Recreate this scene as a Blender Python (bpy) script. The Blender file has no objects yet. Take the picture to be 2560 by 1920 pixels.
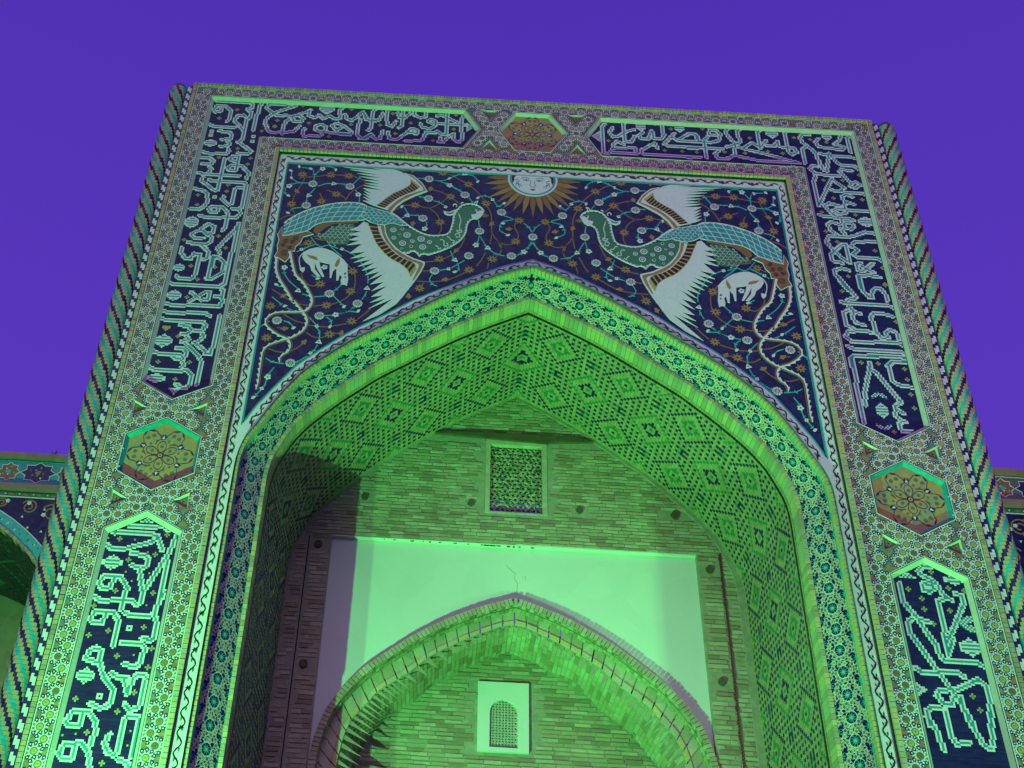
import bpy, math, random, colorsys
from mathutils import Vector, Matrix
from mathutils.geometry import tessellate_polygon
random.seed(7)
S = bpy.context.scene
COL = S.collection
# ------------------------------------------------------------------ camera
cd = bpy.data.cameras.new('camera'); cam = bpy.data.objects.new('camera', cd); COL.objects.link(cam)
cam.location = (-1.235590, -11.827362, 1.600000); cam.rotation_euler = (2.248226, -0.052184, -0.027326)
cd.sensor_fit = 'HORIZONTAL'; cd.sensor_width = 36.0; cd.lens = 36.0*3074.601325/2560
cd.shift_x = 0.090360; cd.shift_y = -0.015771
cd.clip_start = .1; cd.clip_end = 3000
S.camera = cam
# ------------------------------------------------------------------ dusk sky
W = bpy.data.worlds.new('World'); S.world = W; W.use_nodes = True
nt = W.node_tree; nt.nodes.clear()
out = nt.nodes.new('ShaderNodeOutputWorld'); bg = nt.nodes.new('ShaderNodeBackground')
sky = nt.nodes.new('ShaderNodeTexSky'); sky.sky_type = 'NISHITA'; sky.sun_disc = False
sky.sun_elevation = math.radians(-4); sky.sun_rotation = math.radians(200)
mul = nt.nodes.new('ShaderNodeMix'); mul.data_type = 'RGBA'; mul.blend_type = 'MIX'
mul.inputs[0].default_value = .93
tc = nt.nodes.new('ShaderNodeTexCoord'); sx = nt.nodes.new('ShaderNodeSeparateXYZ'); rp = nt.nodes.new('ShaderNodeValToRGB')
nt.links.new(tc.outputs['Generated'], sx.inputs[0]); nt.links.new(sx.outputs['Z'], rp.inputs[0])
rp.color_ramp.elements[0].position = .0; rp.color_ramp.elements[0].color = (.15, .062, .60, 1)
rp.color_ramp.elements[1].position = 1.; rp.color_ramp.elements[1].color = (.068, .025, .43, 1)
e = rp.color_ramp.elements.new(.55); e.color = (.108, .041, .55, 1)
nt.links.new(sky.outputs[0], mul.inputs[6]); nt.links.new(rp.outputs[0], mul.inputs[7])
nt.links.new(mul.outputs[2], bg.inputs[0]); bg.inputs[1].default_value = 1.0
nt.links.new(bg.outputs[0], out.inputs[0])
# ------------------------------------------------------------------ added fill lamp, weak and wide, warms the blue sky ambient
sd = bpy.data.lights.new('fill_light', 'SUN'); sd.energy = .75; sd.angle = math.radians(60); sd.color = (1, .80, .72)
so = bpy.data.objects.new('fill_light', sd); COL.objects.link(so)
so.rotation_euler = (math.radians(62), 0, math.radians(-12))
def flood(name, loc, target, power, color, size=.25, angle=70, blend=.35):
    l = bpy.data.lights.new(name, 'SPOT'); l.energy = power; l.color = color; l.shadow_soft_size = size
    l.spot_size = math.radians(angle); l.spot_blend = blend
    o = bpy.data.objects.new(name, l); COL.objects.link(o); o.location = loc
    o.rotation_euler = (Vector(target)-Vector(loc)).to_track_quat('-Z', 'Y').to_euler()
    return o
GREEN = (.12, 1, .21)
flood('flood_beam', (-5.0, -3.0, .5), (-2.2, .6, 12), 3000, GREEN, .03, 80)
flood('flood_beam', (-4.7, -3.1, .5), (.8, 1.4, 12), 5600, GREEN, .02, 62)
flood('flood_beam', (5.1, -3.0, .5), (3.8, .2, 12), 2200, GREEN, .10, 62)
flood('flood_beam', (5.0, -3.1, .5), (2.2, 1.5, 12), 1500, GREEN, .06, 36)
flood('flood_beam', (8.5, -9, .5), (4.0, 0, 15), 2200, (.9, .12, .75), .1, 34, .9)
S.view_settings.view_transform = 'Standard'; S.view_settings.look = 'None'; S.view_settings.gamma = 1
S.view_settings.use_curve_mapping = False; S.view_settings.exposure = 0
S.render.engine = 'CYCLES'

# ------------------------------------------------------------------ materials
def newmat(name):
    m = bpy.data.materials.new(name); m.use_nodes = True
    return m, m.node_tree, m.node_tree.nodes['Principled BSDF']
def mat(name, c, rough=.5, var=.25, scale=14., bump=.12, bscale=60., spec=.22, coat=0):
    m, t, b = newmat(name); N = t.nodes.new; L = t.links.new
    tc = N('ShaderNodeTexCoord'); n = N('ShaderNodeTexNoise'); n.inputs['Scale'].default_value = scale; n.inputs['Detail'].default_value = 4
    L(tc.outputs['Object'], n.inputs[0])
    v = N('ShaderNodeTexVoronoi'); v.inputs['Scale'].default_value = scale*1.9; L(tc.outputs['Object'], v.inputs[0])
    mx = N('ShaderNodeMix'); mx.data_type = 'RGBA'
    mx.inputs[6].default_value = tuple(x*(1-var) for x in c)+(1,); mx.inputs[7].default_value = tuple(min(1, x*(1+var)) for x in c)+(1,)
    ad = N('ShaderNodeMath'); ad.operation = 'MULTIPLY_ADD'; ad.inputs[1].default_value = .45; L(v.outputs['Color'], ad.inputs[0])
    s2 = N('ShaderNodeMath'); s2.operation = 'MULTIPLY'; s2.inputs[1].default_value = .55; L(n.outputs[0], s2.inputs[0]); L(s2.outputs[0], ad.inputs[2])
    L(ad.outputs[0], mx.inputs[0]); L(mx.outputs[2], b.inputs['Base Color'])
    b.inputs['Roughness'].default_value = rough; b.inputs['Specular IOR Level'].default_value = spec; b.inputs['Coat Weight'].default_value = coat
    if bump:
        n2 = N('ShaderNodeTexNoise'); n2.inputs['Scale'].default_value = bscale; n2.inputs['Detail'].default_value = 3; L(tc.outputs['Object'], n2.inputs[0])
        bp = N('ShaderNodeBump'); bp.inputs['Strength'].default_value = bump; bp.inputs['Distance'].default_value = .01
        L(n2.outputs[0], bp.inputs['Height']); L(bp.outputs[0], b.inputs['Normal'])
    return m
def coursed(name, c1, c2, joint, bw, bh, rough=.5, bump=.4, ms=.004, uv=False, var=.3):
    m, t, b = newmat(name); N = t.nodes.new; L = t.links.new
    tc = N('ShaderNodeTexCoord')
    br = N('ShaderNodeTexBrick'); br.inputs['Scale'].default_value = 1; br.inputs['Brick Width'].default_value = bw; br.inputs['Row Height'].default_value = bh
    br.inputs['Mortar Size'].default_value = ms; br.inputs['Mortar Smooth'].default_value = .3; br.inputs['Bias'].default_value = -.1
    if uv: L(tc.outputs['UV'], br.inputs[0])
    else:
        s_ = N('ShaderNodeSeparateXYZ'); cb = N('ShaderNodeCombineXYZ'); L(tc.outputs['Object'], s_.inputs[0])
        L(s_.outputs[0], cb.inputs[0]); L(s_.outputs[2], cb.inputs[1]); L(cb.outputs[0], br.inputs[0])
    br.inputs['Color1'].default_value = c1+(1,); br.inputs['Color2'].default_value = c2+(1,); br.inputs['Mortar'].default_value = joint+(1,)
    n = N('ShaderNodeTexNoise'); n.inputs['Scale'].default_value = 9; n.inputs['Detail'].default_value = 6; L(tc.outputs['Object'], n.inputs[0])
    mx = N('ShaderNodeMix'); mx.data_type = 'RGBA'; mx.blend_type = 'MULTIPLY'; mx.inputs[0].default_value = 1
    mr = N('ShaderNodeMapRange'); mr.inputs[3].default_value = 1-var; mr.inputs[4].default_value = 1+var; L(n.outputs[0], mr.inputs[0])
    L(br.outputs[0], mx.inputs[6]); L(mr.outputs[0], mx.inputs[7]); L(mx.outputs[2], b.inputs['Base Color'])
    b.inputs['Roughness'].default_value = rough; b.inputs['Specular IOR Level'].default_value = .12
    bp = N('ShaderNodeBump'); bp.inputs['Strength'].default_value = bump; bp.inputs['Distance'].default_value = .004; bp.invert = True
    L(br.outputs['Fac'], bp.inputs['Height']); L(bp.outputs[0], b.inputs['Normal'])
    return m
def crackle(name, cols, scale, rough=.25, edge=(.02, .02, .03), ew=.03, bump=.3):
    m, t, b = newmat(name); N = t.nodes.new; L = t.links.new
    tc = N('ShaderNodeTexCoord'); v = N('ShaderNodeTexVoronoi'); v.inputs['Scale'].default_value = scale; L(tc.outputs['Object'], v.inputs[0])
    r = N('ShaderNodeValToRGB'); r.color_ramp.interpolation = 'CONSTANT'
    els = r.color_ramp.elements
    for i, c in enumerate(cols):
        e = els[i] if i < 2 else els.new(i/len(cols))
        e.position = i/len(cols); e.color = c+(1,)
    s_ = N('ShaderNodeSeparateColor'); L(v.outputs['Color'], s_.inputs[0]); L(s_.outputs[0], r.inputs[0])
    v2 = N('ShaderNodeTexVoronoi'); v2.feature = 'DISTANCE_TO_EDGE'; v2.inputs['Scale'].default_value = scale; L(tc.outputs['Object'], v2.inputs[0])
    lt = N('ShaderNodeMath'); lt.operation = 'LESS_THAN'; lt.inputs[1].default_value = ew; L(v2.outputs['Distance'], lt.inputs[0])
    mx = N('ShaderNodeMix'); mx.data_type = 'RGBA'; L(lt.outputs[0], mx.inputs[0]); L(r.outputs[0], mx.inputs[6]); mx.inputs[7].default_value = edge+(1,)
    L(mx.outputs[2], b.inputs['Base Color']); b.inputs['Roughness'].default_value = rough; b.inputs['Specular IOR Level'].default_value = .14
    bp = N('ShaderNodeBump'); bp.inputs['Strength'].default_value = bump; bp.inputs['Distance'].default_value = .004
    L(v.outputs['Distance'], bp.inputs['Height']); L(bp.outputs[0], b.inputs['Normal'])
    return m
WHITE = mat('white_faience', (.66, .68, .66), .35, .13, 22, .08)
CREAM = mat('cream_frame', (.52, .50, .42), .45, .16, 9)
NAVY = mat('navy_faience', (.018, .018, .105), .28, .5, 30)
TEAL = mat('teal_faience', (.02, .27, .30), .3, .35, 16)
TURQ = mat('turquoise_faience', (.02, .42, .40), .3, .3, 12)
GREENT = mat('green_faience', (.03, .16, .09), .3, .35, 24)
OCHRE = mat('ochre_faience', (.34, .18, .06), .38, .3, 24)
GOLD = mat('gold_faience', (.46, .33, .10), .38, .3, 24)
BROWN = mat('brown_faience', (.24, .115, .045), .38, .3, 24)
BLACK = mat('black_faience', (.012, .010, .014), .3, .3, 24)
RED = mat('red_glaze', (.16, .02, .02), .4, .2, 24)
NAVYB = coursed('navy_brick_field', (.010, .011, .075), (.018, .022, .10), (.014, .024, .07), .16, .0213, .3, .3, .0022, var=.45)
NAVYF = crackle('navy_tile_field', [(.009, .010, .075), (.012, .014, .09), (.018, .02, .11), (.010, .008, .065), (.014, .018, .085)], 13, .25, (.018, .022, .07), .012, .15)
FILL = crackle('girih_fill', [(.34, .16, .07), (.24, .22, .12), (.05, .22, .17), (.36, .22, .08), (.20, .15, .11), (.30, .13, .06), (.16, .20, .13)], 26, .4, (.20, .20, .16), .02)
MEDAL = crackle('medallion_field', [(.44, .30, .09), (.40, .28, .09), (.30, .29, .13), (.46, .27, .08), (.28, .28, .15), (.42, .32, .12)], 17, .4, (.42, .36, .18), .012)
BRICK = mat('buff_brick', (.36, .29, .19), .8, .3, 5, .5, 45, .25)
BRICK2 = mat('pale_brick', (.42, .36, .25), .8, .3, 5, .5, 45, .25)
BRICK3 = mat('dark_brick', (.27, .20, .13), .8, .3, 5, .5, 45, .25)
MORTAR = mat('mortar', (.30, .27, .20), .9, .3, 7, .6, 40, .2)
JOINT = mat('glazed_joint', (.03, .15, .15), .4, .3, 20)
DARKJ = mat('dark_joint', (.03, .028, .03), .7, .3, 20)
SCALYB = mat('masonry', (.30, .24, .16), .9, .3, 3, .6, 30, .2)
TAN = mat('tan_unglazed_brick', (.50, .38, .19), .7, .28, 30, .2, 80, .3)
PLASTER = mat('white_plaster', (.60, .60, .57), .85, .06, 1.4, .25, 9, .2)
WOOD = mat('old_wood', (.10, .075, .04), .8, .4, 8, .4, 60, .2)
PAVE = coursed('plaza_paving', (.28, .25, .21), (.33, .30, .26), (.15, .14, .12), .6, .4, .8, .3, .01)
VAULTB = coursed('vault_brick', (.36, .28, .15), (.27, .21, .12), (.20, .16, .10), .13, .043, .7, .35, .003, uv=True, var=.35)
METAL = mat('dark_metal', (.04, .04, .045), .4, .2, 9)
LENS = mat('lamp_glass', (.3, .5, .3), .1, .1, 9)
ASH = mat('grey_green_glaze', (.10, .14, .11), .4, .3, 24)

# ------------------------------------------------------------------ mesh helpers
class MB:
    def __init__(s): s.v = []; s.f = []; s.m = []; s.mats = []; s.uv = None
    def mi(s, m):
        if m not in s.mats: s.mats.append(m)
        return s.mats.index(m)
    def quad(s, pts, m):
        b = len(s.v); s.v += [tuple(p) for p in pts]; s.f.append(tuple(range(b, b+len(pts)))); s.m.append(s.mi(m))
    def prism(s, poly, h0, h1, m, fr, sides=True, holes=()):
        loops = [list(poly)]+[list(h) for h in holes]
        tr = tessellate_polygon([[Vector((p[0], p[1], 0)) for p in l] for l in loops])
        b = len(s.v); k = s.mi(m); flat = [p for l in loops for p in l]; n = len(flat)
        s.v += [fr(p[0], p[1], h1) for p in flat]
        for t in tr: s.f.append(tuple(b+i for i in t)); s.m.append(k)
        if sides:
            s.v += [fr(p[0], p[1], h0) for p in flat]; a = 0
            for l in loops:
                for i in range(len(l)):
                    j = (i+1) % len(l); s.f.append((b+a+i, b+a+j, b+n+a+j, b+n+a+i)); s.m.append(k)
                a += len(l)
    def box(s, x0, x1, y0, y1, z0, z1, m):
        b = len(s.v); k = s.mi(m)
        s.v += [(x, y, z) for x in (x0, x1) for y in (y0, y1) for z in (z0, z1)]
        for f in ((0, 1, 3, 2), (4, 6, 7, 5), (0, 4, 5, 1), (2, 3, 7, 6), (0, 2, 6, 4), (1, 5, 7, 3)): s.f.append(tuple(b+i for i in f)); s.m.append(k)
    def ribbon(s, pts, w, h0, h1, m, fr, sides=True, closed=False, w2=None):
        n = len(pts)
        if n < 2: return
        L = []; R = []
        for i in range(n):
            a = pts[(i-1) % n] if (i > 0 or closed) else pts[i]; c = pts[(i+1) % n] if (i < n-1 or closed) else pts[i]
            dx, dz = c[0]-a[0], c[1]-a[1]; d = math.hypot(dx, dz) or 1
            ww = w if w2 is None else w+(w2-w)*i/(n-1)
            nx, nz = -dz/d*ww/2, dx/d*ww/2
            L.append((pts[i][0]+nx, pts[i][1]+nz)); R.append((pts[i][0]-nx, pts[i][1]-nz))
        b = len(s.v); k = s.mi(m)
        s.v += [fr(p[0], p[1], h1) for p in L]+[fr(p[0], p[1], h1) for p in R]
        if sides: s.v += [fr(p[0], p[1], h0) for p in L]+[fr(p[0], p[1], h0) for p in R]
        for i in range(n if closed else n-1):
            j = (i+1) % n
            s.f.append((b+i, b+j, b+n+j, b+n+i)); s.m.append(k)
            if sides:
                s.f.append((b+i, b+j, b+2*n+j, b+2*n+i)); s.m.append(k); s.f.append((b+n+i, b+n+j, b+3*n+j, b+3*n+i)); s.m.append(k)
    def build(s, name, parent=None, kind=None, label=None):
        me = bpy.data.meshes.new(name); me.from_pydata(s.v, [], s.f)
        for m in s.mats: me.materials.append(m)
        me.polygons.foreach_set('material_index', s.m)
        if s.uv:
            ul = me.uv_layers.new(name='UVMap'); lv = [0]*len(me.loops); me.loops.foreach_get('vertex_index', lv)
            flat = []
            for i in lv: flat += s.uv[i]
            ul.data.foreach_set('uv', flat)
        me.update()
        o = bpy.data.objects.new(name, me); COL.objects.link(o)
        if parent: o.parent = parent
        if kind: o['kind'] = kind
        if label: o['label'] = label
        return o
def thing(name, label, cat, loc=(0, 0, 0), group=None):
    o = bpy.data.objects.new(name, None); COL.objects.link(o); o.location = loc; o['label'] = label; o['category'] = cat
    if group: o['group'] = group
    return o
def wall(Y): return lambda x, z, h: (x, Y-h, z)
def circ(cx, cz, r, n, a0=0.): return [(cx+r*math.cos(a0+2*math.pi*i/n), cz+r*math.sin(a0+2*math.pi*i/n)) for i in range(n)]
def smooth(p, k=4, closed=False):
    n = len(p); r = []
    rng = range(n if closed else n-1)
    for i in rng:
        g = (lambda j: p[j % n]) if closed else (lambda j: p[max(0, min(n-1, j))])
        a, b, c, d = g(i-1), g(i), g(i+1), g(i+2)
        for q in range(k):
            t = q/k; t2 = t*t; t3 = t2*t
            r.append(tuple(.5*(2*b[u]+(c[u]-a[u])*t+(2*a[u]-5*b[u]+4*c[u]-d[u])*t2+(3*b[u]-a[u]-3*c[u]+d[u])*t3) for u in (0, 1)))
    if not closed: r.append(tuple(p[-1]))
    return r
def offset(poly, d):
    # positive d moves inward for either orientation
    A = sum(poly[i][0]*poly[(i+1) % len(poly)][1]-poly[(i+1) % len(poly)][0]*poly[i][1] for i in range(len(poly)))
    sgn = 1 if A > 0 else -1; r = []
    n = len(poly)
    for i in range(n):
        p0, p1, p2 = poly[i-1], poly[i], poly[(i+1) % n]
        def nrm(a, b):
            dx, dz = b[0]-a[0], b[1]-a[1]; l = math.hypot(dx, dz) or 1; return (-dz/l*sgn, dx/l*sgn)
        n1, n2 = nrm(p0, p1), nrm(p1, p2); k = 1+n1[0]*n2[0]+n1[1]*n2[1]
        r.append((p1[0]+d*(n1[0]+n2[0])/k, p1[1]+d*(n1[1]+n2[1])/k))
    return r
def inside(p, poly):
    x, z = p; c = False; n = len(poly)
    for i in range(n):
        a, b = poly[i], poly[i-1]
        if (a[1] > z) != (b[1] > z) and x < (b[0]-a[0])*(z-a[1])/(b[1]-a[1])+a[0]: c = not c
    return c
def segd(p, a, b):
    dx, dz = b[0]-a[0], b[1]-a[1]; l = dx*dx+dz*dz
    t = 0 if l == 0 else max(0, min(1, ((p[0]-a[0])*dx+(p[1]-a[1])*dz)/l))
    return math.hypot(p[0]-a[0]-t*dx, p[1]-a[1]-t*dz)
def polyd(p, poly): return min(segd(p, poly[i-1], poly[i]) for i in range(len(poly)))
def length(p): return sum(math.dist(p[i], p[i+1]) for i in range(len(p)-1))
def resample(p, step, n=None):
    L = length(p); n = n or max(1, round(L/step)); r = []; i = 0; acc = 0
    for k in range(n+1):
        t = L*k/n
        while i < len(p)-2 and acc+math.dist(p[i], p[i+1]) < t: acc += math.dist(p[i], p[i+1]); i += 1
        d = math.dist(p[i], p[i+1]) or 1; u = min(1, max(0, (t-acc)/d))
        r.append((p[i][0]+(p[i+1][0]-p[i][0])*u, p[i][1]+(p[i+1][1]-p[i][1])*u))
    return r
def M(p): return [(a/1000, b/1000) for a, b in p]
def mir(p): return [(-a, b) for a, b in p]

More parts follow.
